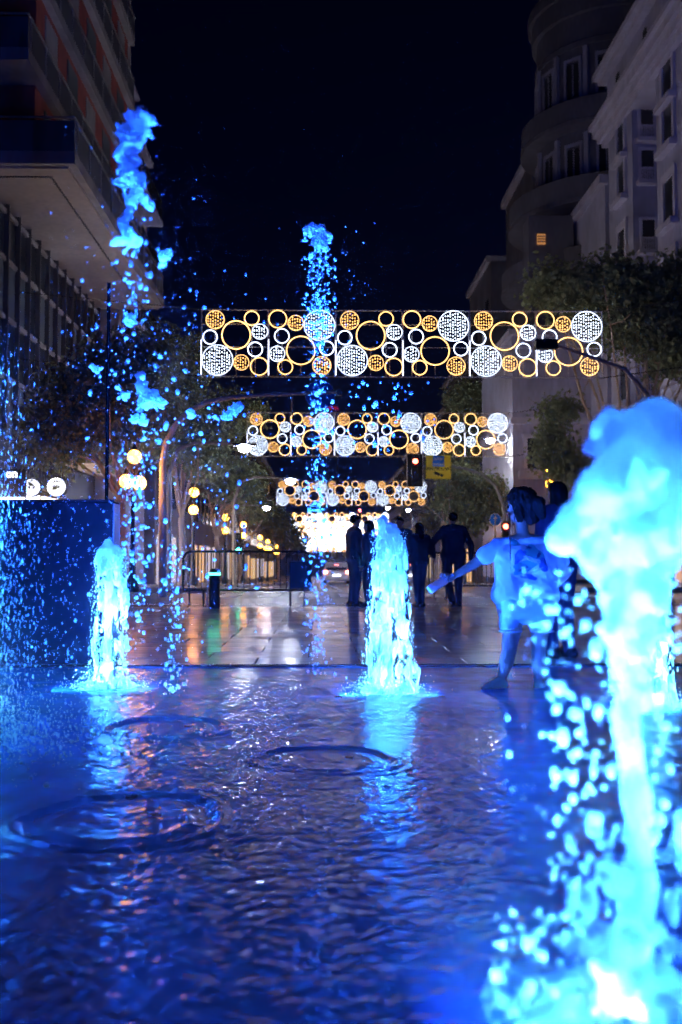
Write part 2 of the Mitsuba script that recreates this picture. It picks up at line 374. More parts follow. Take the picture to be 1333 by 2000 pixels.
# shop floor: screen of dark fins and lit windows
for j, y in enumerate(np.arange(31.5, 35.6, .32)): part(LB, 'fin', bx(XF - .1, XF + .22, y, y + .09, 3.2, 5.6), 'm_mullion')
for j, y in enumerate(np.arange(27.6, 41.0, 3.35)):
    part(LB, 'shop_window', bx(XF - .1, XF + .02, y, y + 2.7, .5, 3.0), 'm_black', label='lit shop window', **emit([(1.5, 1.1, .75), (1.0, 1.05, 1.2), (1.4, .9, .5)][j % 3], .5))
part(LB, 'canopy', bx(XF, XF + 1.2, 36.2, 41.8, 4.3, 4.5), 'm_concrete')

# round shop signs on brackets
def round_sign(label, c, r, face, words_=None, eyes=True):
    t = thing('round_sign', label, 'shop sign')
    part(t, 'rim', disc((c[0], c[1], c[2]), r, .16, 36), 'm_black')
    fk = part(t, 'face', disc((c[0], c[1] - .012, c[2]), r * .9, .012, 36), 'm_white', **emit(face, .15))
    if words_:
        a0 = np.linspace(2.2, .94, len(words_)); ms = []
        for ch, a in zip(words_, a0):
            m = text(ch, r * .2, .006, (0, 0, 0)); ca, sa = math.cos(a - np.pi / 2), math.sin(a - np.pi / 2)
            v = m[0]; v = np.stack([v[:, 0] * ca - v[:, 2] * sa, v[:, 1], v[:, 0] * sa + v[:, 2] * ca], 1)
            ms.append((v + np.array([c[0] + r * .6 * math.cos(a), c[1] - .013, c[2] - r * .05 + r * .6 * math.sin(a)]), m[1]))
        part(t, 'lettering', cat(*ms), 'm_black')
    if eyes:
        a = np.linspace(.2, np.pi - .2, 14)
        arc = tube(np.stack([c[0] + r * .38 * np.cos(a), np.full(14, c[1] - .014), c[2] - r * .05 + r * .24 * np.sin(a)], 1), r * .035, 6)
        part(t, 'emblem', cat(arc, disc((c[0] - r * .24, c[1] - .02, c[2] - r * .02), r * .11, .01, 14), disc((c[0] + r * .22, c[1] - .02, c[2] - r * .04), r * .11, .01, 14)), 'm_black')
    part(t, 'bracket', tube([(c[0], c[1] + .08, c[2]), (c[0] - .7, c[1] + .08, c[2] + .05)], .025), 'm_dark_metal')
    return t
SY = 31.0
c1 = at(110, 951, SY); round_sign('white round lit shop sign with dark arched lettering on black rim', (c1[0], SY, c1[2]), .31, (.36, .38, .4), 'CHIMELEO')
c2 = at(62, 952, 29.5); round_sign('pale round sign half behind spray, nearer the shop corner', (c2[0], 29.5, c2[2]), .27, (.26, .28, .36), None)
lk = thing('letter_sign', 'white lit script letters on a dark shop fascia', 'shop sign')
p = at(18, 968, 28.9)
part(lk, 'fascia', bx(p[0] - .55, p[0] + .45, 28.95, 29.02, p[2] - .22, p[2] + .75), 'm_panel_dark')
part(lk, 'lettering', text('on', .2, .03, (p[0] + .05, 28.945, p[2] + .62)), 'm_white', **emit((.7, .75, .9), .05))
part(lk, 'lamp_strip', bx(p[0] - .5, p[0] + .42, 28.9, 28.945, p[2] - .14, p[2] - .05), 'm_white', **emit((2.2, 2.3, 2.6), .1))

# next house along, lighter and stepped
NB = thing('corner_building', 'light stone house beyond the red block, stepped at its corner', 'building')
part(NB, 'wall', bx(-20, -8.55, 43.2, 50, 0, 20.4), 'm_stone_warm')
part(NB, 'attic', bx(-20, -8.75, 43.2, 47.5, 20.4, 22.6), 'm_stone_warm')
part(NB, 'roof', cat(bx(-20, -8.3, 43.0, 50.3, 20.4, 20.62), bx(-20, -8.55, 43.0, 47.7, 22.6, 22.8)), 'm_stone_trim')
for z in (8, 11.2, 14.4, 17.4):
    b = part(NB, 'balcony', bx(-8.55, -7.7, 44, 49.6, z - .2, z), 'm_stone_trim')
    part(b, 'railing', cat(bx(-7.78, -7.72, 44, 49.6, z + .95, z + 1.0), *[bx(-7.77, -7.74, y, y + .03, z, z + .95) for y in np.arange(44, 49.6, .22)]), 'm_dark_metal')
    for y in (44.6, 46.8): part(NB, 'window', bx(-8.56, -8.5, y, y + 1.1, z + .05, z + 2.2), 'm_pane')

# houses along the left of the avenue: dark fronts, lit shops
def row_house(x0, x1, y0, y1, h, label, side, m, rng):
    g = float(gz((y0 + y1) / 2)) - .3
    t = thing('row_house', label, 'building')
    xf_ = x1 if side < 0 else x0
    part(t, 'wall', bx(x0, x1, y0, y1, g, h), m)
    part(t, 'cornice', bx(min(xf_, xf_ - side * .35), max(xf_, xf_ - side * .35), y0 - .1, y1 + .02, h - .6, h - .3) if True else None, 'm_stone_trim')
    for z in np.arange(g + 4.6, h - 2, 3.1):
        for y in np.arange(y0 + .9, y1 - 1.2, 2.6):
            lit = rng.random() < .07
            w = part(t, 'window', bx(xf_ - .05, xf_ + .05, y, y + 1.1, z, z + 1.9), 'm_pane', **(emit((.09, .05, .02), .02) if lit else {}))
    for y in np.arange(y0 + .6, y1 - 2.2, 4.2):
        part(t, 'shop_window', bx(xf_ - .06, xf_ + .06, y, y + 2.4, g + .5, g + 3.0), 'm_black', label='lit shop window', **emit([(.2, .14, .075), (.13, .11, .12), (.2, .11, .045), (.04, .03, .03)][rng.integers(4)], .04))
rg = np.random.default_rng(3)
yy = 51.0
for k, (L_, h, lab) in enumerate([(14, 10, 'dark house front third along the left side of the avenue'), (16, 12.5, 'dim house front fourth along the left side of the avenue'), (18, 14, 'low dim house front fifth along the left side of the avenue'), (22, 15.5, 'dim house front sixth along the left side of the avenue'), (30, 16, 'dim house front seventh along the left side of the avenue'), (40, 16, 'dim far house front last along the left side of the avenue')]):
    row_house(-20, -8.2, yy, yy + L_, h, lab, -1, 'm_row', rg); yy += L_ + .05
yy = 76.0
for k, (L_, h, lab) in enumerate([(16, 17, 'dark low house on the right side beyond the stepped house'), (20, 15, 'dim house far along the right side of the avenue'), (26, 15, 'dim house second to last on the right side of the avenue'), (45, 14, 'last dim house on the right side of the avenue')]):
    row_house(11.4, 24, yy, yy + L_, h, lab, 1, 'm_dark_stone', rg); yy += L_ + .05
eb = thing('end_building', 'dark wide building closing the far end of the avenue', 'building')
part(eb, 'wall', bx(-30, 40, 270, 290, -5, 9), 'm_dark_stone')
for x in np.arange(-12, 20, 3.0): part(eb, 'window', bx(x, x + 1.4, 269.9, 270.0, 1.5, 4.0), 'm_pane')

# ================================================================ right apartment block (recessed bay) and the rounded corner house
RB = thing('stone_building', 'pale stone apartment house on the right with deep cornice and recessed bay', 'building')
ZC = 19.35
part(RB, 'near_wing', bx(12.5, 26, 24, 37.1, 0, ZC), 'm_stone_blue_lit')
part(RB, 'far_wing', bx(12.4, 26, 39.7, 43.0, 0, ZC), 'm_stone_blue_lit')
part(RB, 'recess_wall', bx(14.6, 26, 37.1, 39.7, 0, ZC), 'm_stone_blue_lit')
part(RB, 'cornice', cat(bx(11.95, 26, 24, 43.9, ZC, ZC + .35), bx(12.1, 26, 24, 43.7, ZC - .3, ZC - .002), bx(12.25, 26, 24, 43.5, ZC - .55, ZC - .302), bx(11.8, 26, 24, 44.0, ZC + .352, ZC + .55)), 'm_stone_trim')
part(RB, 'attic', bx(12.5, 26, 24, 43.4, ZC + .55, 21.7), 'm_stone_blue_lit')
part(RB, 'roof', cat(bx(12.2, 26, 24, 43.8, 21.7, 21.95), bx(12.0, 26, 24, 44.0, 21.952, 22.2)), 'm_stone_trim')
for y in (30.5, 34.2, 38.0, 41.6): part(RB, 'window', bx(12.46, 12.5, y, y + .4, ZC + .8, 21.3), 'm_pane')
def window_front(x, y, z, w, h):
    """window in a wall that faces the square, with a small balustrade"""
    f = part(RB, 'window', cat(bx(x - w / 2 - .1, x + w / 2 + .1, y - .07, y - .001, z + h, z + h + .12), bx(x - w / 2 - .1, x - w / 2, y - .07, y - .001, z, z + h), bx(x + w / 2, x + w / 2 + .1, y - .07, y - .001, z, z + h)), 'm_stone_trim')
    part(f, 'pane', bx(x - w / 2, x + w / 2, y - .02, y - .001, z, z + h), 'm_pane')
    part(f, 'sill', bx(x - w / 2 - .22, x + w / 2 + .22, y - .38, y - .001, z - .18, z - .02), 'm_stone_trim')
    part(f, 'balustrade', cat(bx(x - w / 2 - .1, x + w / 2 + .1, y - .32, y - .26, z + .42, z + .48), *[bx(q, q + .05, y - .31, y - .27, z - .02, z + .42) for q in np.linspace(x - w / 2 - .05, x + w / 2, 7)]), 'm_stone_trim')
def window_side(x, y, z, w, h, dark='m_pane'):
    """window in a wall that faces the avenue"""
    f = part(RB, 'window', cat(bx(x - .1, x - .001, y - .22, y + w + .22, z + h, z + h + .3), bx(x - .1, x - .001, y - .22, y, z, z + h), bx(x - .1, x - .001, y + w, y + w + .22, z, z + h)), 'm_stone_trim')
    part(f, 'pane', bx(x - .03, x - .001, y, y + w, z, z + h), dark)
    part(f, 'sill', bx(x - .3, x - .001, y - .3, y + w + .3, z - .24, z - .02), 'm_stone_trim')
for z in (18.0 - .4, 15.9, 13.1, 10.3, 7.5, 4.7):
    window_front(13.0 + .0, 39.7, z, .5, 1.25)
    window_side(12.4, 40.6, z - .2, .9, 1.5)
    for y in (26, 29.3, 32.6, 35.2): window_side(12.5, y, z - .2, 1.0, 1.6)
arch = thing('arched_doorway', 'warm lit arched shop doorway on the right beside the fountain spray', 'doorway')
a = np.linspace(0, np.pi, 16); hy, hz = .95, 2.0
prof = np.vstack([[[-hy, 0]], np.stack([-hy * np.cos(a), hz + .8 * np.sin(a)], 1), [[hy, 0]]])
yc = 34.6
part(arch, 'frame', tube(np.stack([np.full(len(prof), 12.36), yc + prof[:, 0], prof[:, 1] + .12], 1), .06, 6), 'm_white', **emit((.6, .42, .3), .1))
pts = np.stack([np.full(len(prof), 12.44), yc + prof[:, 0] * .95, prof[:, 1] * .97 + .12], 1)
part(arch, 'glass', hull(np.vstack([pts, pts + [.05, 0, 0]])), 'm_black', **emit((.16, .08, .05), .1))
part(arch, 'mullion', cat(bx(12.38, 12.438, yc - .04, yc + .04, .1, 2.85), bx(12.38, 12.438, yc - .9, yc + .9, 2.05, 2.12)), 'm_dark_metal')

RH = thing('rounded_house', 'dark rounded corner house with curved stacked balconies', 'building')
cxr, cyr = 15.6, 53.5
A0, A1 = np.pi * .55, np.pi * 1.75
def band(r, z0, z1, n=40, a0=A0, a1=A1): return lathe([[r - .4, z1], [r, z1], [r, z0], [r - .4, z0]], n, (cxr, cyr, 0), a0, a1)
part(RH, 'tower_wall', lathe([[3.9, 0], [3.9, 30.0]], 48, (cxr, cyr, 0), 0, 2 * np.pi), 'm_dark_stone', smooth=30)
for r, z0, z1 in ((4.15, 28.6, 29.6), (4.35, 29.6, 30.2), (4.0, 26.9, 27.2)):
    part(RH, 'cornice', band(r, z0, z1), 'm_dark_stone', smooth=30)
for r, z0, z1 in ((4.8, 22.6, 23.9), (5.5, 18.4, 19.7), (5.9, 15.0, 16.1), (5.9, 11.9, 12.9), (5.9, 8.8, 9.8)):
    b = part(RH, 'balcony', cat(lathe([[3.9, z0], [r, z0], [r, z0 + .22], [3.9, z0 + .22]], 40, (cxr, cyr, 0), A0, A1)), 'm_dark_stone', smooth=30)
    part(b, 'parapet', band(r - .05, z0 + .225, z1), 'm_dark_stone', smooth=30)
for z in (24.4, 20.0, 16.4, 13.2, 10.0):
    for a_ in np.arange(np.pi * .98, np.pi * 1.6, .43):
        c_, s_ = math.cos(a_), math.sin(a_)
        w = xf(bx(-.04, .04, -.36, .36, 0, 1.7), T().translate([cxr + 3.9 * c_, cyr + 3.9 * s_, z]).rotate([0, 0, 1], math.degrees(a_)))
        wk_ = part(RH, 'window', w, 'm_pane')
        part(wk_, 'frame', cat(*[xf(q_, T().translate([cxr + 3.9 * c_, cyr + 3.9 * s_, z]).rotate([0, 0, 1], math.degrees(a_))) for q_ in (bx(-.02, .1, -.5, -.37, -.1, 1.85), bx(-.02, .1, .37, .5, -.1, 1.85), bx(-.02, .1, -.5, .5, 1.851, 2.0), bx(.041, .06, -.03, .03, 0, 1.7))]), 'm_stone_blue_lit')
        part(RH, 'pilaster', xf(bx(-.05, .14, .62, .86, -1.6, 2.4), T().translate([cxr + 3.9 * c_, cyr + 3.9 * s_, z]).rotate([0, 0, 1], math.degrees(a_))), 'm_stone_blue_lit')
part(RH, 'wing', bx(12.6, 26, 44.3, 50.4, 0, 17.5), 'm_stone_blue_lit', label='pale wing beside the tower')
part(RH, 'wing_roof', bx(12.3, 26, 44.1, 50.6, 17.5, 17.9), 'm_stone_trim')
for z in (15.0, 11.9, 8.8):
    for x in (13.4, 15.2):
        f = part(RH, 'window', bx(x - .6, x + .6, 44.25, 44.298, z, z + 1.5), 'm_pane'); part(f, 'frame', cat(bx(x - .7, x + .7, 44.2, 44.249, z + 1.5, z + 1.65), bx(x - .03, x + .03, 44.22, 44.249, z, z + 1.5)), 'm_stone_trim')
lw = at(1033, 503, 52.0)
lwk = part(RH, 'lit_window', bx(lw[0] - .2, lw[0] + .2, 48.9, 49.0, lw[2] - .25, lw[2] + .25), 'm_black', label='small lit orange window', **emit((.10, .042, .014), .02))
part(RH, 'blind_slat', cat(*[bx(lw[0] - .2, lw[0] + .2, 48.87, 48.899, lw[2] + q, lw[2] + q + .05) for q in (-.16, -.03, .1)]), 'm_dark_stone', kind='stuff')
part(RH, 'lit_bay', bx(lw[0] - .6, lw[0] + 1.6, 49.0, 50.5, 0, lw[2] + 1.2), 'm_dark_stone')
PV = thing('pavilion_house', 'pale low bay house with one tall window behind the right tree', 'building')
x0, x1 = float(at(1003, 900, 47)[0]), float(at(1078, 900, 47)[0])
part(PV, 'wall', bx(x0, x1 + 3, 47, 56, 0, 11.3), 'm_stone_blue_lit')
part(PV, 'cornice', cat(bx(x0 - .2, x1 + 3, 46.7, 56, 11.3, 11.6), bx(x0 - .12, x1 + 3, 46.85, 56, 7.2, 7.5)), 'm_stone_trim')
wz = float(at(1040, 915, 47)[2]); wx = float(at(1041, 900, 47)[0])
f = part(PV, 'window', cat(bx(wx - .4, wx - .25, 46.9, 46.999, wz, wz + 1.4), bx(wx + .25, wx + .4, 46.9, 46.999, wz, wz + 1.4), bx(wx - .45, wx + .45, 46.88, 46.999, wz + 1.4, wz + 1.6)), 'm_stone_trim')
part(f, 'pane', bx(wx - .25, wx + .25, 46.97, 46.999, wz, wz + 1.4), 'm_pane')
part(f, 'sill', bx(wx - .7, wx + .7, 46.6, 46.999, wz - .5, wz - .1), 'm_stone_trim')
SH = thing('stepped_house', 'dark stepped house beyond the rounded corner house', 'building')
part(SH, 'wall', bx(12.2, 26, 57.6, 66, 0, 24), 'm_dark_stone'); part(SH, 'lower_wing', bx(11.2, 26, 66.05, 75.5, -.8, 20.5), 'm_dark_stone')
part(SH, 'cornice', cat(bx(11.9, 26, 57.6, 66.2, 24, 24.4), bx(10.95, 26, 66.2, 75.7, 20.5, 20.9)), 'm_stone_trim')
for z in np.arange(4, 19, 3.1):
    for y in np.arange(58.5, 65, 2.2): part(SH, 'window', bx(12.15, 12.2, y, y + 1, z, z + 1.8), 'm_pane')
    for y in np.arange(67, 74.5, 2.4): part(SH, 'window', bx(11.15, 11.2, y, y + 1, z, z + 1.8), 'm_pane')
# ================================================================ light garlands across the avenue
WARM, COOL = (.95, .50, .17), (.72, .84, 1.12)
BEADW, BEADC = (1.5, .72, .18), (1.1, 1.3, 1.6)
U = 326.0
M1 = [('ring', 'w', 170, 124, 71), ('ring', 'w', 245, 42, 36), ('ring', 'c', 44, 135, 35), ('ring', 'c', 262, 194, 36), ('ring', 'w', 282, 277, 44),
      ('disc', 'w', 68, 50, 44), ('disc', 'c', 285, 107, 37), ('disc', 'c', 80, 247, 74), ('disc', 'w', 195, 258, 37)]
M2 = [(k, c, 327 - x, 322 - y, r) for k, c, x, y, r in M1]
def beads(cx, cy, cz, r, s, rng):
    st = .075; out = []
    for x in np.arange(-r + st * .6, r - st * .3, st):
        hgt = math.sqrt(max(r * r - x * x, 0)); z = -hgt + rng.uniform(0, .06)
        while z < hgt - .02:
            out.append((cx + x, cy, cz + z)); z += rng.uniform(.06, .12)
    return np.array(out)
def garland(k, Y, xl, xr, zc, label, detail):
    t = thing('light_garland', label, 'light garland', 'light garlands strung across the avenue' if False else None)
    Mw = (xr - xl) / 6; s = Mw / U; zt = zc + Mw * 322 / U / 2; rng = np.random.default_rng(50 + k); w = .02 if detail > 1 else .012
    for q in range(6):
        x0 = xl + q * Mw
        th = .015
        fr = [bx(x0, x0 + Mw - .004, Y - th, Y + th, z - th, z + th) for z in (zt, zt - Mw)] + [bx(x - th, x + th, Y - th, Y + th, zt - Mw + th, zt - th) for x in (x0 + th, x0 + Mw - th - .004)]
        els = M1 if q % 2 == 0 else M2
        for kind, c, ex, ey, r in els[:6]:   # stays between the hoops and the frame
            fr.append(bx(x0 + ex * s - .006, x0 + ex * s + .006, Y + .014, Y + .026, zt - Mw + .02, zt - (ey + r) * s))
        fr.append(bx(x0 + .02, x0 + Mw - .03, Y + .027, Y + .037, zt - 70 * s, zt - 70 * s + .012)); fr.append(bx(x0 + .02, x0 + Mw - .03, Y + .027, Y + .037, zt - 182 * s, zt - 182 * s + .012))
        pn = part(t, 'panel', cat(*fr), 'm_white')
        edge = bx(x0 - .004, x0 + .012, Y - .03, Y - .016, zt - Mw * .98, zt - Mw * .45)
        part(pn, 'edge_light', edge, 'm_black', **emit((.7, .75, 1.0), .002))
        grp = {}
        for kind, c, ex, ey, r in els:
            cx_, cz_ = x0 + ex * s, zt - ey * s; rr = r * s
            col = WARM if c == 'w' else COOL
            tr = .0135 if kind == 'ring' else .008
            jit = float(rng.uniform(.85, 1.1)); col = tuple(v * jit for v in col)
            g = ring((cx_, Y - .03, cz_), rr * (.97 if kind == 'ring' else 1.0), tr * (1.2 if r > 60 and kind == 'ring' else 1), 36 if detail > 1 else 20, 6 if detail > 1 else 4)
            if detail > 1:
                rk = part(pn, 'hoop' if kind == 'ring' else 'disc_hoop', g, 'm_black', **emit(col, w * .1))
            else: grp.setdefault(('hoops', c), []).append(g)
            if kind == 'disc':
                b = beads(cx_, Y - .03, cz_, rr * .95, s, rng)
                if detail == 1: b = b[::2]
                v = drops(b, .0115 if detail > 1 else .03, 2.0, rng=rng)
                grp.setdefault(('led_strings', c), []).append(v)
        for (nm, c), ms in grp.items():
            lm = {('hoops', 'w'): WARM, ('hoops', 'c'): COOL, ('led_strings', 'w'): BEADW, ('led_strings', 'c'): BEADC}[(nm, c)]
            boost = 2.3 if detail == 1 else (1.25 if c == 'w' else 1.5) if nm == 'led_strings' else 1.0
            part(pn, 'warm_' + nm if c == 'w' else 'cool_' + nm, cat(*ms), 'm_black', kind='stuff', **emit([q_ * boost for q_ in lm], w))
    for z in (zt, zt - Mw):
        part(t, 'wire', tube([(-9.0, Y, z + .5), (xl, Y, z)], .012, 4), 'm_dark_metal'); part(t, 'wire', tube([(xr, Y, z), (12.2, Y, z + .5)], .012, 4), 'm_dark_metal')
GL = [(30.6, 393, 1178, 605, 736), (47.0, 483, 993, 806, 891), (82.0, 541, 834, 938, 989)]
names_ = ['nearest and largest light garland of gold and white circles over the street', 'second light garland of gold and white circles, behind the traffic arm', 'third light garland, half as wide as the one before it']
for k, (Y, a, b, t_, bo) in enumerate(GL):
    pl, pr = at(a, (t_ + bo) / 2, Y), at(b, (t_ + bo) / 2, Y)
    garland(k, Y, pl[0], pr[0], (pl[2] + pr[2]) / 2, names_[k], 3 - min(k, 1))
ords = ['fourth light garland seen just under the third', 'fifth light garland in the bright cluster above the cars', 'sixth light garland in the bright cluster above the cars', 'seventh light garland in the bright cluster above the cars', 'eighth light garland low in the bright far cluster', 'ninth light garland low in the bright far cluster', 'last and smallest light garland at the far end']
for k, Y in enumerate([125, 146, 167, 188, 209, 232, 256]):
    garland(3 + k, Y, -3.55, 8.45, 5.74 - .0125 * (Y - 125), ords[k], 1)

# ================================================================ street lamps with lit globes
GLOBE = (6.0, 2.2, .10)
def globe_lamp(X, Y, label, zb=None, n=3, h=2.95, big=1.0, w=.6):
    t = thing('street_lamp', label, 'street lamp'); g = float(gz(Y)) + .12
    part(t, 'pole', lathe([[.16, g], [.16, g + .25], [.09, g + .35], [.06, g + 1.0], [.05, g + h - .1], [.08, g + h]], 12, (X, Y, 0)), 'm_dark_metal', smooth=40)
    spots = [(-.16, 0, 0), (.17, -.1, -.05), (.01, .1, .6)][:n] if n == 3 else [(0, 0, 0), (.02, 0, .62)]
    for dx, dy, dz in spots:
        c = (X + dx, Y + dy, g + h + .15 + dz)
        a = part(t, 'arm', tube([(X, Y, g + h - .25 + (dz > .3) * .25), (X + dx * .8, Y + dy, c[2] - .33), (c[0], c[1], c[2] - .19)], .025, 6), 'm_dark_metal')
        part(t, 'globe', ball(c, .165 * big, 2), 'm_white', True, **emit(GLOBE, w / 3))
        part(t, 'finial', lathe([[.09, c[2] + .17], [.05, c[2] + .24], [.03, c[2] + .3], [.0, c[2] + .33]], 8, (c[0], c[1], 0)), 'm_dark_metal')
for px, py, Y, lab, n in ((260, 940, 24.6, 'nearest globe street lamp on the left pavement, three lit globes', 3), (378, 996, 36, 'second globe street lamp along the left pavement', 2), (440, 1036, 49, 'third globe street lamp along the left pavement', 2),
                          (475, 1046, 59, 'fourth globe street lamp along the left pavement beside the green signal', 2), (508, 1066, 77, 'fifth globe street lamp along the left pavement', 2), (523, 1071, 90, 'small sixth globe street lamp far along the left pavement', 3), (541, 1079, 108, 'tiny last globe street lamp far along the left pavement', 3),
                          (1074, 945, 43, 'globe street lamp on the right glowing behind the leaves', 2), (906, 1036, 52, 'globe street lamp beside the big man in dark jacket', 2), (871, 1056, 66, 'globe street lamp between the long haired woman and the big man', 2), (790, 1062, 84, 'small globe street lamp just right of the middle jet', 2)):
    p = at(px, py, Y); globe_lamp(float(p[0]), Y, lab, n=n, h=float(p[2]) - (float(gz(Y)) + .12) - .15, w=.8 if Y < 40 else .25)

LED = (150, 175, 215)
def led_lamp(px, py, Y, side, label, r=.2):
    t = thing('led_street_light', label, 'street light'); p = at(px, py, Y); g = float(gz(Y)); X0 = p[0] + side * 2.2
    part(t, 'pole', tube([(X0, Y, g), (X0, Y, p[2] - .8), (X0 - side * .25, Y, p[2] - .1), (X0 - side * .8, Y, p[2] + .1), (p[0] + side * .25, Y, p[2] + .06)], [.1, .07, .06, .05, .04], 8), 'm_grey_metal')
    part(t, 'head', hull(np.array([[p[0] + a * .34, Y + b * .14, p[2] + c] for a in (-1, 1) for b in (-1, 1) for c in (.0, .07)])), 'm_dark_metal')
    part(t, 'lens', lathe([[0.0, p[2] - .2], [r * .8, p[2] - .15], [r, p[2] - .004], [0, p[2] - .004]], 14, (p[0], Y, 0)), 'm_white', **emit(LED, .6 if Y < 60 else .2))
for px, py, Y, sd, lab in ((478, 871, 30, -1, 'white street light just left of the second garland'), (568, 937, 40, -1, 'brightest white street light above the third garland'), (521, 990, 56, -1, 'small white street light above the far left lamps'), (958, 858, 47.8, 1, 'white street light inside a gold hoop of the second garland'), (758, 991, 92, 1, 'white street light above the top of the middle jet'), (798, 995, 90, 1, 'small white street light right of the middle jet top')):
    led_lamp(px, py, Y, sd, lab)
# unlit lamp arm on the right in front of the first garland
t = thing('curved_street_light', 'unlit street light with a dark head on a bowed orange edged arm, right', 'street light')
a1, a2, a3, a4 = at(1090, 675, 24), at(1150, 695, 24), at(1220, 720, 24), at(1263, 768, 24)
a5 = at(1300, 860, 24)
part(t, 'arm', tube([a1, a2, a3, a4, a5, (a5[0] + .1, 24, .1)], [.03, .04, .05, .06, .07, .1], 8), 'm_bark')
part(t, 'head', hull(np.array([[a1[0] - .28 + a * .26, 24 + b * .12, a1[2] + .02 + c] for a in (-1, 1) for b in (-1, 1) for c in (-.1, .12)])), 'm_black')

# ================================================================ signal arms
t = thing('signal_arm', 'tall yellow lit pole curving into a long horizontal arm, left', 'traffic arm')
YA = 25.0
bt = at(318, 1165, YA)
path = [(float(bt[0]), YA, 0.0)] + [tuple(at(x, y, YA)) for x, y in ((318, 1000), (318, 905), (325, 865), (343, 830), (370, 803), (405, 785), (450, 776), (520, 771), (590, 768), (662, 765))]
part(t, 'pole', tube(path, [.105, .10, .085, .08, .075, .07, .065, .06, .055, .05, .045], 10), 'm_pole_warm_lit', 40)
h0 = at(571, 770, YA)
part(t, 'hanger', tube([h0, h0 - np.array([0, 0, .52])], .025, 6), 'm_grey_metal')
e0 = at(662, 765, YA); part(t, 'end_cap', bx(e0[0] - .05, e0[0] + .06, YA - .05, YA + .05, e0[2] - .09, e0[2] + .06), 'm_grey_metal')
d0 = at(625, 771, YA + .1)
sg = thing('round_traffic_sign', 'blue round traffic sign mounted behind the long left arm', 'traffic sign')
part(sg, 'plate', disc((d0[0], YA + .12, d0[2]), .36, .012, 32), 'm_blue')
part(sg, 'clamp', bx(d0[0] - .04, d0[0] + .04, YA + .045, YA + .119, d0[2] - .05, d0[2] + .12), 'm_grey_metal')

t = thing('signal_arm', 'dim grey curved signal pole on the right behind the child', 'traffic arm')
YB = 40.0
bt = at(988, 1130, YB)
path = [(float(bt[0]), YB, float(gz(YB)))] + [tuple(at(x, y, YB)) for x, y in ((988, 1030), (983, 985), (968, 948), (940, 925), (905, 914), (870, 911), (810, 911))]
part(t, 'pole', tube(path, [.1, .08, .07, .065, .06, .055, .05, .045], 8), 'm_grey_metal', 40)
def signal(px, py, Y, lit, label, hgt=1.0, on=(9, .5, .25), board=True):
    t = thing('traffic_light', label, 'traffic light'); p = at(px, py, Y); x, z = p[0], p[2]
    top = z + .2
    if board:
        part(t, 'backboard', bx(x - .3, x + .3, Y + .02, Y + .05, top - 1.15, top + .15), 'm_black')
        part(t, 'board_edge', cat(bx(x - .32, x - .295, Y - .0, Y + .055, top - 1.15, top + .15), bx(x + .295, x + .32, Y, Y + .055, top - 1.15, top + .15), bx(x - .295, x + .295, Y, Y + .019, top + .13, top + .15)), 'm_white')
    part(t, 'housing', cbx(x - .14, x + .14, Y - .16, Y + .019, top - .95, top, .02), 'm_black')
    for i in range(3):
        zc = top - .17 - i * .3
        part(t, 'visor', lathe([[.115, 0], [.115, .16]], 14, (0, 0, 0), .3, np.pi * 2 - .3) if False else ring((x, Y - .2, zc), .115, .012, 16, 5), 'm_black')
        part(t, 'lens', disc((x, Y - .175, zc), .10, .012, 18), 'm_black', **(emit(on, .05) if i == lit else {}))
    return t
signal(811, 903, YB - .35, 0, 'red traffic light with white edged board beside the yellow sign')
signal(987, 1030, YB - .4, 0, 'low red traffic light at the shoulder of the child', board=False)
signal(703, 998, 84, 0, 'tiny red traffic light hung above the far street', board=False)
signal(467, 1050, 46, 2, 'green traffic light among the left globe lamps', board=False, on=(.2, 5, 2.4))
p = at(857, 912, YB - .3); t = thing('camera_notice_sign', 'yellow square notice with blue panel and black camera symbol', 'traffic sign')
s_ = 24.5 / F * YB
part(t, 'plate', cbx(p[0] - s_, p[0] + s_, YB - .3, YB - .27, p[2] - s_ * .95, p[2] + s_ * .95, .008), 'm_yellow')
part(t, 'blue_panel', bx(p[0] - s_ * .45, p[0] + s_ * .45, YB - .306, YB - .3005, p[2] + s_ * .02, p[2] + s_ * .9), 'm_blue')
part(t, 'lettering', text('AREA', .1, .003, (p[0], YB - .3065, p[2] + s_ * .64)), 'm_white'); part(t, 'lettering', text('CENTRAL', .085, .003, (p[0], YB - .3065, p[2] + s_ * .2)), 'm_white')
part(t, 'notice_lettering', text('CONTROLADO', .11, .003, (p[0], YB - .3005, p[2] - s_ * .14)), 'm_black')
cam_ = cat(xf(bx(-.16, .08, -.004, 0, -.05, .05), T().translate([p[0] - .02, YB - .301, p[2] - s_ * .56]).rotate([0, 1, 0], 25)), disc((p[0] + .13, YB - .305, p[2] - s_ * .66), .055, .004, 12), disc((p[0] - .12, YB - .305, p[2] - s_ * .47), .06, .004, 12))
part(t, 'camera_symbol', cam_, 'm_black')
part(t, 'post', bx(p[0] - .03, p[0] + .03, YB - .268, YB - .03, p[2] - .06, p[2] + .06), 'm_grey_metal')
p = at(968, 1015, YB - .5); t = thing('arrow_sign', 'blue round sign with a white upward arrow', 'traffic sign')
part(t, 'plate', disc((p[0], YB - .5, p[2]), .24, .012, 28), 'm_blue'); part(t, 'rim', ring((p[0], YB - .505, p[2]), .225, .012, 28, 5), 'm_white')
part(t, 'arrow', cat(bx(p[0] - .022, p[0] + .022, YB - .506, YB - .5005, p[2] - .14, p[2] + .06), hull([[p[0] - .09, YB - .507, p[2] + .03], [p[0] + .09, YB - .507, p[2] + .03], [p[0], YB - .507, p[2] + .15], [p[0] - .09, YB - .501, p[2] + .03], [p[0] + .09, YB - .501, p[2] + .03], [p[0], YB - .501, p[2] + .15]])), 'm_white')
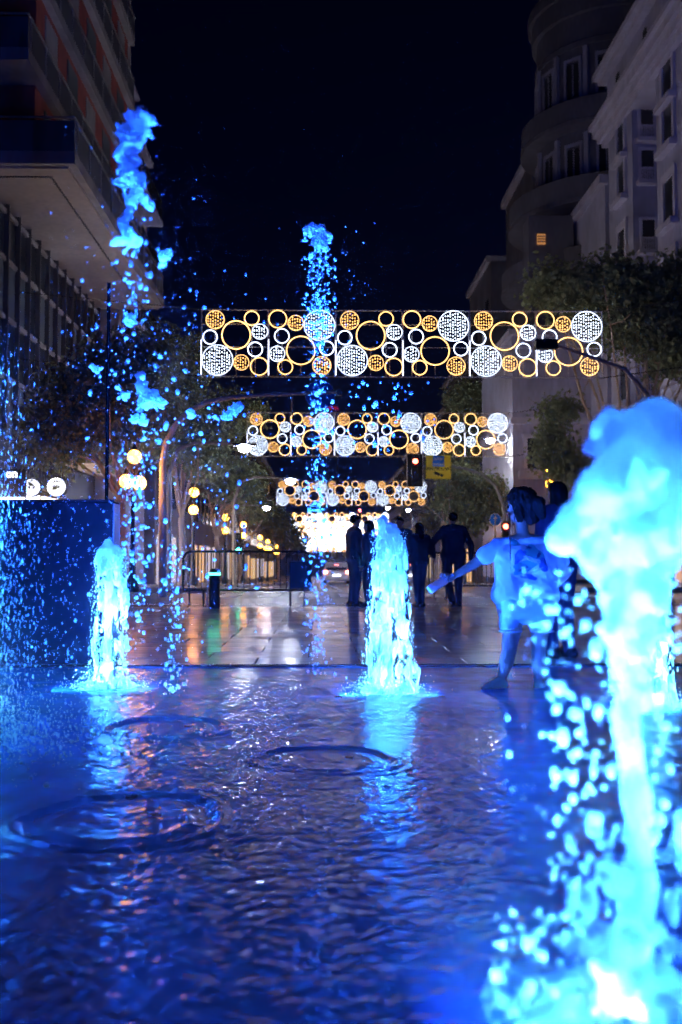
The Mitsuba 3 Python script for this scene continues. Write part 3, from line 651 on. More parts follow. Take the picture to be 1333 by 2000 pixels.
part(t, 'post', tube([(p[0] + .0, YB - .48, p[2] + .2), (p[0], YB - .48, float(gz(YB)))], .03, 8), 'm_grey_metal')
# two crossing lights reflected in the wet square: small red neon far above the road
t = thing('neon_sign', 'tiny red neon lettering high above the far street', 'shop sign')
p = at(650, 797, 262); part(t, 'lettering', text('HOTEL', .75, .1, (p[0], 262, p[2])), 'm_black', **emit((.10, .004, .008), .005))
part(t, 'frame', cat(bx(p[0] - 1.6, p[0] + 1.6, 262.12, 262.3, p[2] - .8, p[2] - .6), *[bx(p[0] + x, p[0] + x + .3, 262.31, 262.6, -3, p[2]) for x in (-1.4, 1.1)]), 'm_dark_metal')

# ================================================================ crowd barriers, bollard, dark box, black pole
def barrier(xa, xb, Y, label, ya=None):
    t = thing('crowd_barrier', label, 'crowd barrier')
    zt, zb = 1.04, .32
    part(t, 'frame', tube([(xa, Y, zb), (xa, Y, zt - .12), (xa + .05, Y, zt - .03), (xa + .14, Y, zt), (xb - .14, Y, zt), (xb - .05, Y, zt - .03), (xb, Y, zt - .12), (xb, Y, zb)], .021, 8), 'm_dark_metal', 40)
    part(t, 'bottom_rail', tube([(xa, Y, zb), (xb, Y, zb)], .018, 8), 'm_dark_metal', 40)
    for x in np.linspace(xa, xb, 22)[1:-1]: part(t, 'upright', tube([(x, Y, zb), (x, Y, zt)], .008, 6), 'm_dark_metal')
    for x in (xa + .12, xa + .38, xb - .38, xb - .12):
        part(t, 'leg', tube([(x, Y, zb), (x, Y - .02, .03), (x, Y - .26, .02)], .016, 6), 'm_dark_metal') if x in (xa + .12, xb - .12) else part(t, 'leg', tube([(x, Y, zb), (x, Y + .02, .03), (x, Y + .26, .02)], .016, 6), 'm_dark_metal')
YR = 19.15
pl, pr = at(358, 1100, YR), at(607, 1100, YR)
barrier(pl[0], pr[0], YR, 'dark steel crowd barrier at the left edge of the square')
pl2, pr2 = at(842, 1100, 22), at(982, 1100, 22); barrier(pl2[0], pr2[0] + .5, 22.4, 'dark steel crowd barrier behind the big man')
pa, pb = at(566, 1097, YR - .05), at(606, 1150, YR - .05)
t = thing('hanging_panel', 'dark blank panel tied to the right end of the barrier', 'panel')
part(t, 'board', cbx(pa[0], pb[0], YR - .07, YR - .03, pb[2], pa[2], .01), 'm_panel_dark'); part(t, 'tie', cat(*[ring((x, YR - .0, 1.02), .03, .006, 10, 4) for x in (pa[0] + .08, pb[0] - .08)]), 'm_white')
pg = at(417, 1118, 18.7); t = thing('bollard', 'dark bollard with a glowing green ring in front of the barrier', 'bollard')
part(t, 'body', lathe([[0, 0], [.10, 0], [.10, pg[2] - .03], [.08, pg[2] + .06], [0, pg[2] + .07]], 20, (pg[0] + .02, 18.7, 0)), 'm_dark_metal', 30)
part(t, 'light_ring', lathe([[.102, pg[2] - .05], [.112, pg[2] - .045], [.112, pg[2] - .01], [.102, pg[2] - .005]], 20, (pg[0] + .02, 18.7, 0)), 'm_black', **emit((.15, 3.2, 1.3), .3))
part(t, 'reflector', bx(pg[0] - .105, pg[0] - .085, 18.6, 18.62, .02, pg[2] - .08), 'm_white')
# dark stone-clad block beside the fountain
w = at(220, 980, 8.68); t = thing('dark_block', 'long dark block wall left of the fountain with a pale end strip', 'wall')
XW = float(w[0])
part(t, 'cladding', cbx(-9, XW, 8.68, 8.96, .0, float(w[2]), .008), 'm_panel_dark')
part(t, 'end_strip', bx(XW + .001, XW + .012, 8.69, 8.955, .05, float(w[2]) - .012), 'm_panel_pale')
part(t, 'cap', bx(-9, XW + .02, 8.67, 8.97, float(w[2]), float(w[2]) + .018), 'm_dark_metal')
pp = at(213, 552, 9.4); t = thing('black_pole', 'thin tall black pole rising behind the dark block', 'pole')
part(t, 'shaft', tube([(pp[0], 9.4, 0), (pp[0], 9.4, pp[2])], .016, 8), 'm_black', 40); part(t, 'base', lathe([[0, .03], [.12, .03], [.12, 0]], 14, (pp[0], 9.4, 0)), 'm_black')

# ================================================================ cars
def car(px, py, Y, label, m, lit=True, van=False):
    t = thing('parked_car' if van else 'car', label, 'van' if van else 'car'); g = float(gz(Y)); p = at(px, py, Y); x = float(p[0])
    W, H, L = (.98, 2.05, 4.8) if van else (.88, 1.46, 4.3)
    low = [[sx * W * k, y, z] for sx in (-1, 1) for k, y, z in ((1, .12, .45), (.94, 0, .55), (1, .1, .92), (.93, .02, .9), (1, L - .1, .45), (.9, L, .6), (1, L - .6, .86), (.96, .2, .26), (.96, L - .2, .26))]
    part(t, 'body', hull(np.array(low) + [x, Y, g]), m, 25)
    cab = [[sx * W * k, y, z] for sx in (-1, 1) for k, y, z in ((.97, .08, .9), (.78, .5, H), (.78, L * .5, H), (.95, L * .72, .88), (.86, .3, H - .18))] if not van else [[sx * W * k, y, z] for sx in (-1, 1) for k, y, z in ((1, .03, .9), (.9, .1, H), (.9, L * .75, H), (1, L * .9, 1.0))]
    part(t, 'cabin', hull(np.array(cab) + [x, Y, g]), m, 25)
    rw = [[sx * W * k, y, z] for sx in (-1, 1) for k, y, z in ((.80, .105, .96), (.66, .40, H - .14), (.80, .13, .98), (.66, .43, H - .12))] if not van else [[sx * W * .75, y, z] for sx in (-1, 1) for y, z in ((.02, 1.2), (.04, H - .25), (.06, 1.2), (.08, H - .25))]
    part(t, 'rear_window', hull(np.array(rw) + [x, Y - .03, g]), 'm_pane')
    for sx in (-1, 1):
        part(t, 'tail_light', hull(np.array([[sx * W * a, y, z] for a in (.68, .96) for y in (-.03, .1) for z in (.72, .92)]) + [x, Y, g]), 'm_black', **(emit((3.2, .75, .4), .02) if lit else {}))
        for y in (.75, L - .8):
            wv, wf = lathe([[0, -.1], [.31, -.1], [.31, .1], [0, .1]], 18)
            wk = part(t, 'wheel', (np.stack([wv[:, 2], wv[:, 0], wv[:, 1]], 1) + [x + sx * (W - .1), Y + y, g + .31], wf[:, ::-1]), 'm_rubber')
    if lit: part(t, 'brake_light', bx(x - .14, x + .14, Y + .30, Y + .34, g + H - .22, g + H - .15), 'm_black', **emit((3.0, .35, .2), .02))
    part(t, 'number_plate', bx(x - .26, x + .26, Y - .03, Y - .005, g + .56, g + .68), 'm_white', **(emit((.8, .8, .85), .002) if lit else {}))
    part(t, 'bumper', hull(np.array([[sx * W * k, y, z] for sx in (-1, 1) for k, y, z in ((.9, -.05, .32), (.9, -.05, .48), (1, .2, .3), (1, .2, .5))]) + [x, Y, g]), m if not van else 'm_black', 25)
car(658, 1125, 66, 'white hatchback with lit red tail lights driving away', 'm_carwhite')
car(800, 1125, 66, 'car with a lit tail light half behind the middle jet', 'm_carwhite')
car(659, 1100, 88, 'dark van ahead of the white hatchback', 'm_cardark', lit=False, van=True)

# ================================================================ trees
def tree(X, Y, label, crown, n, seed, trunk_r=.14, stems=3, fork=1.6, leaf=.10, flat=1.0):
    """crown: list of (cx, cy, cz, rx, ry, rz) ellipsoids of leaf clumps"""
    rng = np.random.default_rng(seed); t = thing('tree', label, 'tree'); g = float(gz(Y)) - .05
    part(t, 'trunk', tube([(X, Y, g), (X + .05, Y, g + fork * .5), (X - .03, Y + .03, g + fork)], [trunk_r * 1.35, trunk_r, trunk_r * .85], 9), 'm_bark', 40)
    limbs = []
    cr = np.array(crown, float)
    for s in range(stems * 3):
        e = cr[s % len(cr)]; tip = e[:3] + rng.normal(0, .45, 3) * e[3:]
        b = np.array([X, Y, g + fork * .97]); mid = b * .55 + tip * .45 + rng.normal(0, .25, 3) + [0, 0, .3]
        r0 = trunk_r * rng.uniform(.35, .6)
        pts = [b, b * .75 + mid * .25 + rng.normal(0, .06, 3), mid, mid * .45 + tip * .55 + rng.normal(0, .15, 3), tip]
        part(t, 'limb', tube(pts, [r0, r0 * .8, r0 * .55, r0 * .35, .012], 6), 'm_bark', 40)
        for _ in range(3):
            q = mid * rng.uniform(.2, .8) + tip * .5; q = mid + (tip - mid) * rng.uniform(.1, .9); e2 = q + rng.normal(0, .55, 3)
            limbs.append(tube([q, (q + e2) / 2 + rng.normal(0, .08, 3), e2], [r0 * .3, r0 * .2, .007], 4))
    part(t, 'twigs', cat(*limbs), 'm_bark', kind='stuff')
    wts = (cr[:, 3] * cr[:, 4] * cr[:, 5]); which = rng.choice(len(cr), n // 14, p=wts / wts.sum())
    d = rng.normal(size=(n // 14, 3)); d /= np.linalg.norm(d, axis=1, keepdims=True)
    cl = cr[which, :3] + d * cr[which, 3:] * (rng.random((n // 14, 1)) ** .45)
    c = np.repeat(cl, 14, 0) + rng.normal(0, .2, (len(cl) * 14, 3))
    m = len(c); a = rng.normal(size=(m, 3)); a /= np.linalg.norm(a, axis=1, keepdims=True); a[:, 2] -= .35
    b = np.cross(a, rng.normal(size=(m, 3))); b /= np.linalg.norm(b, axis=1, keepdims=True) + 1e-9
    L = (leaf * rng.uniform(.7, 1.4, m))[:, None]; Wd = L * .38; nrm = np.cross(a, b) * L * .12
    v = np.stack([c, c + a * L * .5 + b * Wd + nrm, c + a * L, c + a * L * .5 - b * Wd + nrm], 1).reshape(-1, 3)
    f = np.array([[0, 1, 2], [0, 2, 3]])[None] + (np.arange(m) * 4)[:, None, None]
    part(t, 'crown', (v, f.reshape(-1, 3)), 'm_leaf')
def el(px, py, Y, rx, rz, ry=None):
    p = at(px, py, Y); return (p[0], p[1], p[2], rx, ry or rx, rz)
tree(float(at(1225, 1000, 33)[0]), 33, 'large leafy tree with several bare lit stems, right of the first garland', [el(1080, 560, 33, 1.0, .8), el(1180, 560, 33, 1.4, 1.0), el(1270, 590, 33, 1.5, 1.2), el(1340, 560, 33.5, 1.4, 1.2), el(1235, 640, 33, 1.5, .7), el(1320, 690, 33, 1.3, .7), el(1130, 570, 34, 1.2, .7), el(1400, 620, 33, 1.5, 1.3)], 22000, 1, .18, 4, 2.6, .17)
tree(float(at(1100, 1000, 40)[0]), 39, 'thin dark tree under the end of the first garland', [el(1080, 870, 39, .8, 1.0), el(1110, 910, 39, .9, .7), el(1095, 800, 39, .8, .5)], 4500, 2, .12, 2, 1.8, .16)
tree(float(at(238, 1000, 27.2)[0]), 27.2, 'nearest left tree, dark crown behind the black pole', [el(150, 790, 27, 1.2, 1.0), el(220, 720, 27.5, 1.1, .9), el(290, 700, 27.5, 1.0, .8), el(270, 800, 27.2, 1.1, .9), el(100, 860, 26.6, .9, .7), el(190, 850, 27, 1.0, .6)], 12000, 3, .13, 3, 2.6, .14)
tree(float(at(352, 1000, 33)[0]), 33.5, 'second left tree with slim lit trunk beside the curved arm', [el(320, 770, 33.5, 1.1, 1.0), el(360, 715, 33.5, 1.0, .9), el(395, 820, 33.5, .9, .8), el(340, 860, 33.5, 1.0, .7), el(300, 690, 34, 1.0, .8), el(400, 890, 33, .8, .6)], 12000, 4, .12, 3, 2.4, .15)
tree(float(at(425, 1000, 48.5)[0]), 48.5, 'third left tree, dark, behind the white street light', [el(395, 850, 48.5, 1.6, 1.5), el(460, 810, 48.5, 1.5, 1.2), el(440, 930, 48.5, 1.6, 1.0), el(475, 930, 48.5, 1.0, .8), el(455, 965, 48.5, 1.1, .7)], 10000, 5, .13, 3, 2.4, .17)
tree(float(at(470, 1000, 62)[0]), 62, 'fourth left tree between the globe lamps', [el(455, 960, 62, 1.4, 1.2), el(490, 935, 62, 1.1, 1.0), el(500, 990, 62, .9, .8)], 6000, 6, .13, 3, 2.2, .2)
tree(float(at(545, 1000, 95)[0]), 95, 'pale green lit tree left of the far garlands', [el(550, 1030, 95, 1.7, 1.3), el(575, 1050, 95, 1.4, 1.0), el(535, 1005, 95, 1.6, 1.1)], 5000, 7, .14, 3, 2.0, .24)
tree(float(at(868, 1060, 45)[0]), 46, 'bushy tree with lit branches behind the big man', [el(890, 975, 46, .9, .9), el(915, 1000, 46, 1.0, .9), el(950, 970, 46, 1.1, .9), el(885, 950, 46, .7, .6), el(905, 930, 46, .8, .5)], 9000, 8, .14, 4, 1.6, .16)
tree(float(at(905, 1060, 58)[0]), 58, 'dark tree further along the right pavement', [el(880, 900, 58, 1.5, 1.2), el(930, 860, 58, 1.6, 1.4), el(920, 780, 58, 1.6, 1.2)], 7000, 9, .15, 3, 2.4, .2)
tree(float(at(820, 1060, 85)[0]), 85, 'small dark tree far along the right pavement', [el(840, 1030, 85, 1.3, 1.1), el(868, 1000, 85, 1.5, 1.3)], 4000, 10, .14, 3, 2.0, .24)
# ================================================================ people
SPH = np.array(trimesh.creation.icosphere(2).vertices)
def flesh(groups, L=.02, it=8):
    """each group is a list of (point, radius); the hulls of the groups are joined into one smooth surface"""
    hs = [m3.Manifold.hull_points(np.vstack([SPH * r + np.asarray(p, float) for p, r in g])) for g in groups]
    m = m3.Manifold.batch_boolean(hs, m3.OpType.Add).refine_to_length(L).to_mesh()
    tm = trimesh.Trimesh(np.array(m.vert_properties[:, :3], float), np.array(m.tri_verts), process=True)
    trimesh.smoothing.filter_taubin(tm, lamb=.5, nu=.52, iterations=it)
    return np.array(tm.vertices), np.array(tm.faces)
def unit(v): v = np.asarray(v, float); return v / (np.linalg.norm(v) + 1e-12)
def hand(w, d, nrm, k=1.0, curl=.5, thumb=1):
    """palm, five fingers of unequal length that bend towards nrm, thumb from the side of the palm"""
    d, nrm = unit(d), unit(nrm); nrm = unit(nrm - d * (d @ nrm)); s = np.cross(d, nrm) * thumb; w = np.asarray(w, float)
    g = [[(w, .022 * k), (w + d * .085 * k + s * .026 * k, .014 * k), (w + d * .08 * k - s * .028 * k, .013 * k)]]
    for i, (o, l) in enumerate(((.030, .072), (.010, .082), (-.010, .076), (-.029, .060))):
        b = w + d * .088 * k + s * o * k; c1 = curl * (1 + .15 * i)
        d1 = unit(d * math.cos(c1) + nrm * math.sin(c1)); d2 = unit(d * math.cos(2.1 * c1) + nrm * math.sin(2.1 * c1)); d3 = unit(d * math.cos(2.9 * c1) + nrm * math.sin(2.9 * c1))
        p1 = b + d1 * l * .5 * k; p2 = p1 + d2 * l * .3 * k; p3 = p2 + d3 * l * .24 * k
        g += [[(b, .0088 * k), (p1, .008 * k)], [(p1, .008 * k), (p2, .0075 * k)], [(p2, .0075 * k), (p3, .0065 * k)]]
    t0 = w + d * .03 * k + s * .025 * k; t1 = t0 + (d * .5 + s * .6 + nrm * .35) * .04 * k; t2 = t1 + (d * .75 + s * .1 + nrm * (.3 + curl * .4)) * .034 * k
    return g + [[(t0, .011 * k), (t1, .0095 * k)], [(t1, .0095 * k), (t2, .008 * k)]]
def head_groups(c, fwd, k=1.0):
    """skull, jaw, nose, ears; c = centre of the head"""
    f = unit(fwd); r = np.cross(f, [0, 0, 1]); r = unit(r); u = np.array([0, 0, 1.0]); P = lambda a, b, h: np.asarray(c) + (r * a + f * b + u * h) * k
    return [[(P(0, -.022, .032), .078 * k), (P(0, .02, .03), .07 * k), (P(0, .03, -.03), .055 * k)], [(P(0, .03, -.04), .052 * k), (P(0, .055, -.085), .026 * k), (P(.03, .02, -.07), .03 * k), (P(-.03, .02, -.07), .03 * k)],
            [(P(0, .083, .012), .008 * k), (P(0, .101, -.018), .011 * k), (P(0, .083, -.02), .014 * k)], [(P(.076, -.008, .0), .011 * k), (P(.076, -.012, .024), .012 * k)], [(P(-.076, -.008, .0), .011 * k), (P(-.076, -.012, .024), .012 * k)]], P
def face_parts(t, P, k=1.0):
    part(t, 'eyes', cat(ball(P(.031, .083, .008), .0105 * k, 1), ball(P(-.031, .083, .008), .0105 * k, 1)), 'm_hair')
    part(t, 'mouth', cat(ball(P(0, .086, -.052), np.array([.02, .006, .004]) * k, 1)), 'm_skin')

def adult(X, Y, h, yaw_, label, top, legs, hair='short', arms=None, stance=None, lean=0.0, zf=0.0, hips=1.0, shoes='m_black'):
    t = thing('person', label, 'person'); k = h / 1.72
    ca, sa = math.cos(yaw_), math.sin(yaw_)
    def W(x, y, z): return np.array([X + (x * ca - y * sa) * k, Y + (x * sa + y * ca) * k, zf + z * k])
    f = np.array([-sa, ca, 0.0])
    A = {'el': (.235, .0, 1.10), 'er': (-.235, .0, 1.10), 'wl': (.25, .06, .85), 'wr': (-.25, .06, .85), 'kl': (.1, .03, .49), 'kr': (-.1, .03, .49), 'al': (.11, -.02, .08), 'ar': (-.11, -.02, .08), 'head': (0, .03, 1.60)}
    A.update(arms or {}); A.update(stance or {})
    J = {q: W(*v) for q, v in A.items()}
    sl, sr, hl, hr = W(.185, 0, 1.40), W(-.185, 0, 1.40), W(.095 * hips, 0, .90), W(-.095 * hips, 0, .90)
    hg, P = head_groups(J['head'], f, k)
    r = lambda a: a * k
    arm = [[(sl, r(.058)), (J['el'], r(.043))], [(J['el'], r(.043)), (J['wl'], r(.028))], [(sr, r(.058)), (J['er'], r(.043))], [(J['er'], r(.043)), (J['wr'], r(.028))]]
    leg = [[(hl, r(.092)), (J['kl'], r(.06))], [(J['kl'], r(.06)), (J['al'], r(.042))], [(hr, r(.092)), (J['kr'], r(.06))], [(J['kr'], r(.06)), (J['ar'], r(.042))]]
    torso = [[(W(.12, 0, 1.32), r(.105)), (W(-.12, 0, 1.32), r(.105)), (W(.075, 0, 1.08), r(.105)), (W(-.075, 0, 1.08), r(.105))], [(W(.08, 0, 1.08), r(.10)), (W(-.08, 0, 1.08), r(.10)), (hl + W(0, 0, .04) - W(0, 0, 0), r(.105)), (hr + W(0, 0, .04) - W(0, 0, 0), r(.105))], [(sl, r(.06)), (sr, r(.06)), (W(0, 0, 1.44), r(.06))], [(W(0, 0, 1.42), r(.058)), (J['head'] - np.array([0, 0, r(.07)]), r(.05))]]
    hands = hand(J['wl'], J['wl'] - J['el'], -unit(sl - sr) + f * .4, k, .45, 1) + hand(J['wr'], J['wr'] - J['er'], unit(sl - sr) + f * .4, k, .45, -1)
    feet = [[(J[a], r(.042)), (J[a] + f * r(.15) - np.array([0, 0, r(.045)]), r(.03)), (J[a] - f * r(.05) - np.array([0, 0, r(.04)]), r(.035))] for a in ('al', 'ar')]
    part(t, 'body', flesh(torso + arm + leg + hands + feet + hg, .028 * k, 6), 'm_skin', True)
    fat = lambda gs, d: [[(p, q + d) for p, q in g] for g in gs]
    part(t, 'jacket', flesh(fat(torso[:3], .022) + fat(arm, .018), .035, 5), top, True)
    part(t, 'trousers', flesh(fat(leg, .018) + [[(hl, r(.115)), (hr, r(.115)), (W(0, 0, .98), r(.11))]], .035, 5), legs, True)
    for a in feet: part(t, 'shoe', flesh(fat([a], .014), .03, 3), shoes, True)
    hp = [[(P(0, -.03, .045), r(.088)), (P(0, .015, .055), r(.074))]]
    if hair == 'long': hp += [[(P(0, -.05, .03), r(.085)), (P(0, -.075, -.12), r(.07)), (P(0, -.08, -.28), r(.055))], [(P(.06, -.03, .02), r(.035)), (P(.075, -.03, -.2), r(.03))], [(P(-.06, -.03, .02), r(.035)), (P(-.075, -.03, -.2), r(.03))]]
    part(t, 'hair', flesh(hp, .03, 3), 'm_hair', True)
    face_parts(t, P, k)
    return t
def px_x(px, Y): return float(at(px, 1100, Y)[0])
adult(px_x(692, 19.6), 19.6, 1.74, -1.25, 'man in dark clothes seen from the side, left of the middle jet', 'm_cloth_dark', 'm_cloth_navy', arms={'wl': (.22, .12, .9), 'wr': (-.2, .25, 1.0), 'er': (-.24, .0, 1.1)})
adult(px_x(722, 19.2), 19.2, 1.62, 1.2, 'dark haired person facing the man, half behind the middle jet', 'm_cloth_navy', 'm_cloth_dark', hair='long', arms={'wl': (.16, .26, 1.02)})
adult(px_x(781, 19.9), 19.9, 1.72, 2.9, 'dark person hidden behind the right side of the middle jet', 'm_cloth_navy', 'm_cloth_dark')
adult(px_x(820, 19.3), 19.3, 1.58, .5, 'slim person with long dark hair and dark clothes standing alone', 'm_cloth_dark', 'm_cloth_navy', hair='long', arms={'wl': (.10, .24, 1.05), 'wr': (-.08, .26, 1.05), 'el': (.25, 0, 1.12), 'er': (-.25, 0, 1.12)}, stance={'al': (.05, .0, .08), 'ar': (-.05, -.03, .08), 'kl': (.06, .03, .49), 'kr': (-.06, .02, .49)}, hips=.8)
adult(px_x(886, 19.4), 19.4, 1.78, 0.15, 'big man in a dark jacket with feet close together, arm held out', 'm_cloth_dark', 'm_cloth_dark', arms={'er': (-.40, .05, 1.15), 'wr': (-.33, .15, .92), 'el': (.34, 0, 1.12), 'wl': (.36, .08, .88)}, stance={'al': (.10, 0, .08), 'ar': (-.02, 0, .08)}, hips=1.25)
adult(px_x(1092, 9.2), 9.2, 1.58, .5, 'person in dark blue clothes standing close behind the child', 'm_cloth_navy', 'm_cloth_navy', hair='long', arms={'wl': (.2, .2, 1.0)})

# ---- the child in the fountain, seen from behind, left arm stretched out with a bottle
YC = 7.0
def C(px, py, dy=0.0): return np.asarray(at(px, py, YC + dy))
t = thing('person', 'barefoot child in white printed tee and short shorts, arm stretched out holding a clear bottle', 'person')
hc = C(1018, 990, .02); fh = unit([-.72, .70, -.04]); k = .98
hg, P = head_groups(hc, fh, k)
s1, s2 = C(972, 1066), C(1083, 1064, .02)
e1, w1 = C(925, 1103, -.03), C(893, 1122, -.06)
e2, w2 = C(1108, 1120, .06), C(1078, 1150, .2)
h1, h2 = C(1003, 1198), C(1056, 1198, .01)
k1, k2 = C(996, 1268, -.01), C(1053, 1268, .02)
a1_, a2_ = C(980, 1326, -.02), C(1052, 1328, .05)
neck, chest = C(1024, 1042), C(1026, 1095)
toe1, toe2 = a1_ + np.array([-.125, -.04, -.052]), a2_ + np.array([.06, .10, -.052])
torso = [[(C(990, 1088), .082), (C(1060, 1088), .082), (C(995, 1150), .078), (C(1058, 1150), .078)], [(C(995, 1150), .08), (C(1058, 1150), .08), (C(996, 1188), .088), (C(1060, 1188), .088)], [(s1, .042), (s2, .042), (C(1024, 1052), .045)], [(C(1024, 1060), .045), (hc - np.array([0, 0, .08]), .04)]]
arm = [[(s1, .043), (e1, .034)], [(e1, .034), (w1, .0235)], [(s2, .043), (e2, .033)], [(e2, .033), (w2, .023)]]
leg = [[(h1, .078), (k1, .05)], [(k1, .05), (k1 * .55 + a1_ * .45 + np.array([0, -.012, 0]), .049), (a1_, .031)], [(h2, .078), (k2, .05)], [(k2, .05), (k2 * .55 + a2_ * .45 + np.array([0, -.012, 0]), .049), (a2_, .031)]]
feet = [[(a1_, .031), (a1_ + np.array([.03, .02, -.045]), .024), (toe1 * .6 + a1_ * .4 + np.array([0, 0, -.01]), .027), (toe1, .018)], [(a2_, .031), (a2_ + np.array([-.02, -.03, -.045]), .024), (toe2 * .6 + a2_ * .4 + np.array([0, 0, -.01]), .027), (toe2, .018)]]
toes = [[(toe1 + np.array([.02, -.022 + .013 * i, 0]), .011), (toe1 + np.array([-.018 + .006 * abs(i - 1), -.026 + .014 * i, -.004]), .0085)] for i in range(5)]
da = unit(w1 - e1)
hd = hand(w1, da, [0, -.3, 1], .86, .62, 1) + hand(w2, w2 - e2, [-1, 0, 0], .86, .4, 1)
part(t, 'body', flesh(torso + arm + leg + feet + toes + hd + hg, .0125, 7), 'm_skin', True)
fat = lambda gs, d: [[(p, q + d) for p, q in g] for g in gs]
sleeve = [[(s1, .058), (s1 * .45 + e1 * .55, .060)], [(s2, .058), (s2 * .45 + e2 * .55, .060)]]
v, f = flesh([[(p, q + .02) for p, q in torso[0]], [(C(993, 1148), .100), (C(1062, 1148), .100), (C(990, 1160), .10), (C(1066, 1160), .10)], [(s1, .054), (s2, .054), (C(1024, 1058), .05)]] + sleeve, .012, 6)
amp = nfbm(v * np.array([13, 13, 6.0]) + v[:, [2]] * 9 * np.array([1, 0, 0]), 3, 2) - .5
rad = v - np.array([chest[0], chest[1], 0]); rad[:, 2] = 0; rad /= np.linalg.norm(rad, axis=1, keepdims=True) + 1e-9
v = v + rad * (amp * .060 + .014 * (nfbm(v * [34, 34, 12], 2, 8) - .5))[:, None]
part(t, 'tee', (v, f), 'm_tee', True, label='white short sleeved tee with teal and blue print on the back')
# flat print on the back of the tee: soft blotches that follow the cloth
tm = trimesh.Trimesh(v, f, process=False); tree_ = trimesh.proximity.ProximityQuery(tm)
prng = np.random.default_rng(12)
def blotch(cx, cy, rx, ry, rot, lift):
    a = np.linspace(0, 2 * np.pi, 22, endpoint=False); rr = 1 + .16 * np.sin(3 * a + prng.uniform(0, 6)) + .09 * np.sin(5 * a + prng.uniform(0, 6))
    rings = [np.array([[cx, cy]])] + [np.stack([cx + q * rr * (rx * np.cos(a) * math.cos(rot) - ry * np.sin(a) * math.sin(rot)), cy + q * rr * (rx * np.cos(a) * math.sin(rot) + ry * np.sin(a) * math.cos(rot))], 1) for q in (.34, .67, 1.0)]
    q = np.vstack(rings); w_ = np.array([C(x, y, -.35) for x, y in q])
    loc, hit, _ = tm.ray.intersects_location(w_, np.tile(unit(C(cx, cy) - CAM), (len(w_), 1)) * 0 + np.array([0, 1.0, 0]), multiple_hits=False)
    o = np.full((len(w_), 3), np.nan); o[hit] = loc
    o[np.isnan(o[:, 0])] = np.nanmean(o, 0); o[:, 1] -= lift
    n = 22; fs = [[0, 1 + i, 1 + (i + 1) % n] for i in range(n)]
    for r_ in (0, 1): fs += [[1 + r_ * n + i, 1 + (r_ + 1) * n + i, 1 + (r_ + 1) * n + (i + 1) % n] for i in range(n)] + [[1 + r_ * n + i, 1 + (r_ + 1) * n + (i + 1) % n, 1 + r_ * n + (i + 1) % n] for i in range(n)]
    return o, np.array(fs)
try:
    for nm, mm, lift, sp in (('print_teal', 'm_print_teal', .004, [(1060, 1080, 22, 13, .5), (1040, 1108, 26, 12, -.35), (1022, 1058, 10, 7, .4)]), ('print_blue', 'm_print_blue', .006, [(1030, 1086, 9, 16, .6), (1078, 1104, 8, 15, -.2), (1048, 1128, 18, 5, .2)]), ('print_pale', 'm_print_pale', .008, [(1052, 1092, 16, 3.5, .5), (1062, 1116, 14, 3, -.4)]), ('print_dark', 'm_print_dark', .010, [(1068, 1084, 3, 8, .5), (1036, 1112, 10, 2.5, -.4), (1050, 1068, 6, 2, .2)])):
        part(t, nm, cat(*[blotch(*b, lift) for b in sp]), mm)
except Exception as e: print('print skipped', e)
part(t, 'shorts', flesh([[(C(996, 1176), .096), (C(1060, 1176), .096), (C(1000, 1194), .094), (C(1058, 1194), .094)], [(C(1001, 1192), .088), (C(997, 1218), .079)], [(C(1057, 1192), .088), (C(1059, 1218), .079)]], .012, 3), 'm_shorts', True)
pi_ = [tube([c_ + np.array([math.cos(q) * .0785, math.sin(q) * .0785, .0]) for q in np.linspace(0, 2 * np.pi, 20, endpoint=False)], .006, 5, closed=True) for c_ in (C(997, 1233), C(1059, 1233))]
part(t, 'shorts_piping', cat(*pi_), 'm_piping')
hv, hf = flesh([[(P(0, -.03, .045), .094), (P(0, .012, .062), .082)], [(P(.0, -.06, .02), .075), (P(.02, -.075, -.075), .055)], [(P(.055, -.02, .03), .05), (P(.062, -.03, -.09), .034)], [(P(-.055, -.02, .03), .05), (P(-.06, -.03, -.08), .03)], [(P(-.0, -.10, .03), .035), (P(.0, -.15, .02), .042), (P(0, -.17, -.07), .03)]], .010, 3)
hd_ = hv - hc; hd_ /= np.linalg.norm(hd_, axis=1, keepdims=True)
part(t, 'hair', (hv + hd_ * (.030 * (nfbm(hv * [70, 70, 22], 2, 6) - .5))[:, None], hf), 'm_hair', True, label='dark hair tied at the back')
st_ = []
for _ in range(70):
    d_ = unit(prng.normal(size=3) * [1, 1, .5] + [0, -.5, .25]); q0 = hc + np.array([0, 0, .035]) + d_ * .09; q2 = q0 + d_ * prng.uniform(.01, .03) + [0, 0, -prng.uniform(.02, .09)]
    st_.append(tube([q0, (q0 + q2) / 2 + d_ * .012, q2], [.0022, .0018, .0008], 4))
part(t, 'loose_strands', cat(*st_), 'm_hair', kind='stuff')
face_parts(t, P, k)
bt = thing('bottle', 'clear ridged plastic bottle held in the outstretched hand of the child', 'bottle')
b0 = w1 + da * .07 + np.array([0, -.01, .012]); ax_ = unit(C(840, 1152, -.12) - b0)
prof = [(0, 0), (.012, 0), (.012, .02), (.016, .03), (.03, .06), (.031, .075), (.029, .085), (.032, .095), (.029, .11), (.032, .12), (.029, .135), (.032, .145), (.031, .185), (.025, .195), (0, .19)]
a_ = unit(np.cross(ax_, [0, 0, 1])); b_ = np.cross(ax_, a_); lv, lf = lathe(prof, 18)
part(bt, 'shell', (b0 - ax_ * .03 + lv[:, [0]] * a_ + lv[:, [1]] * b_ + lv[:, [2]] * ax_, lf), 'm_bottle', 40)
cv, cf = lathe([(0, -.008), (.014, -.008), (.014, .008), (0, .008)], 14)
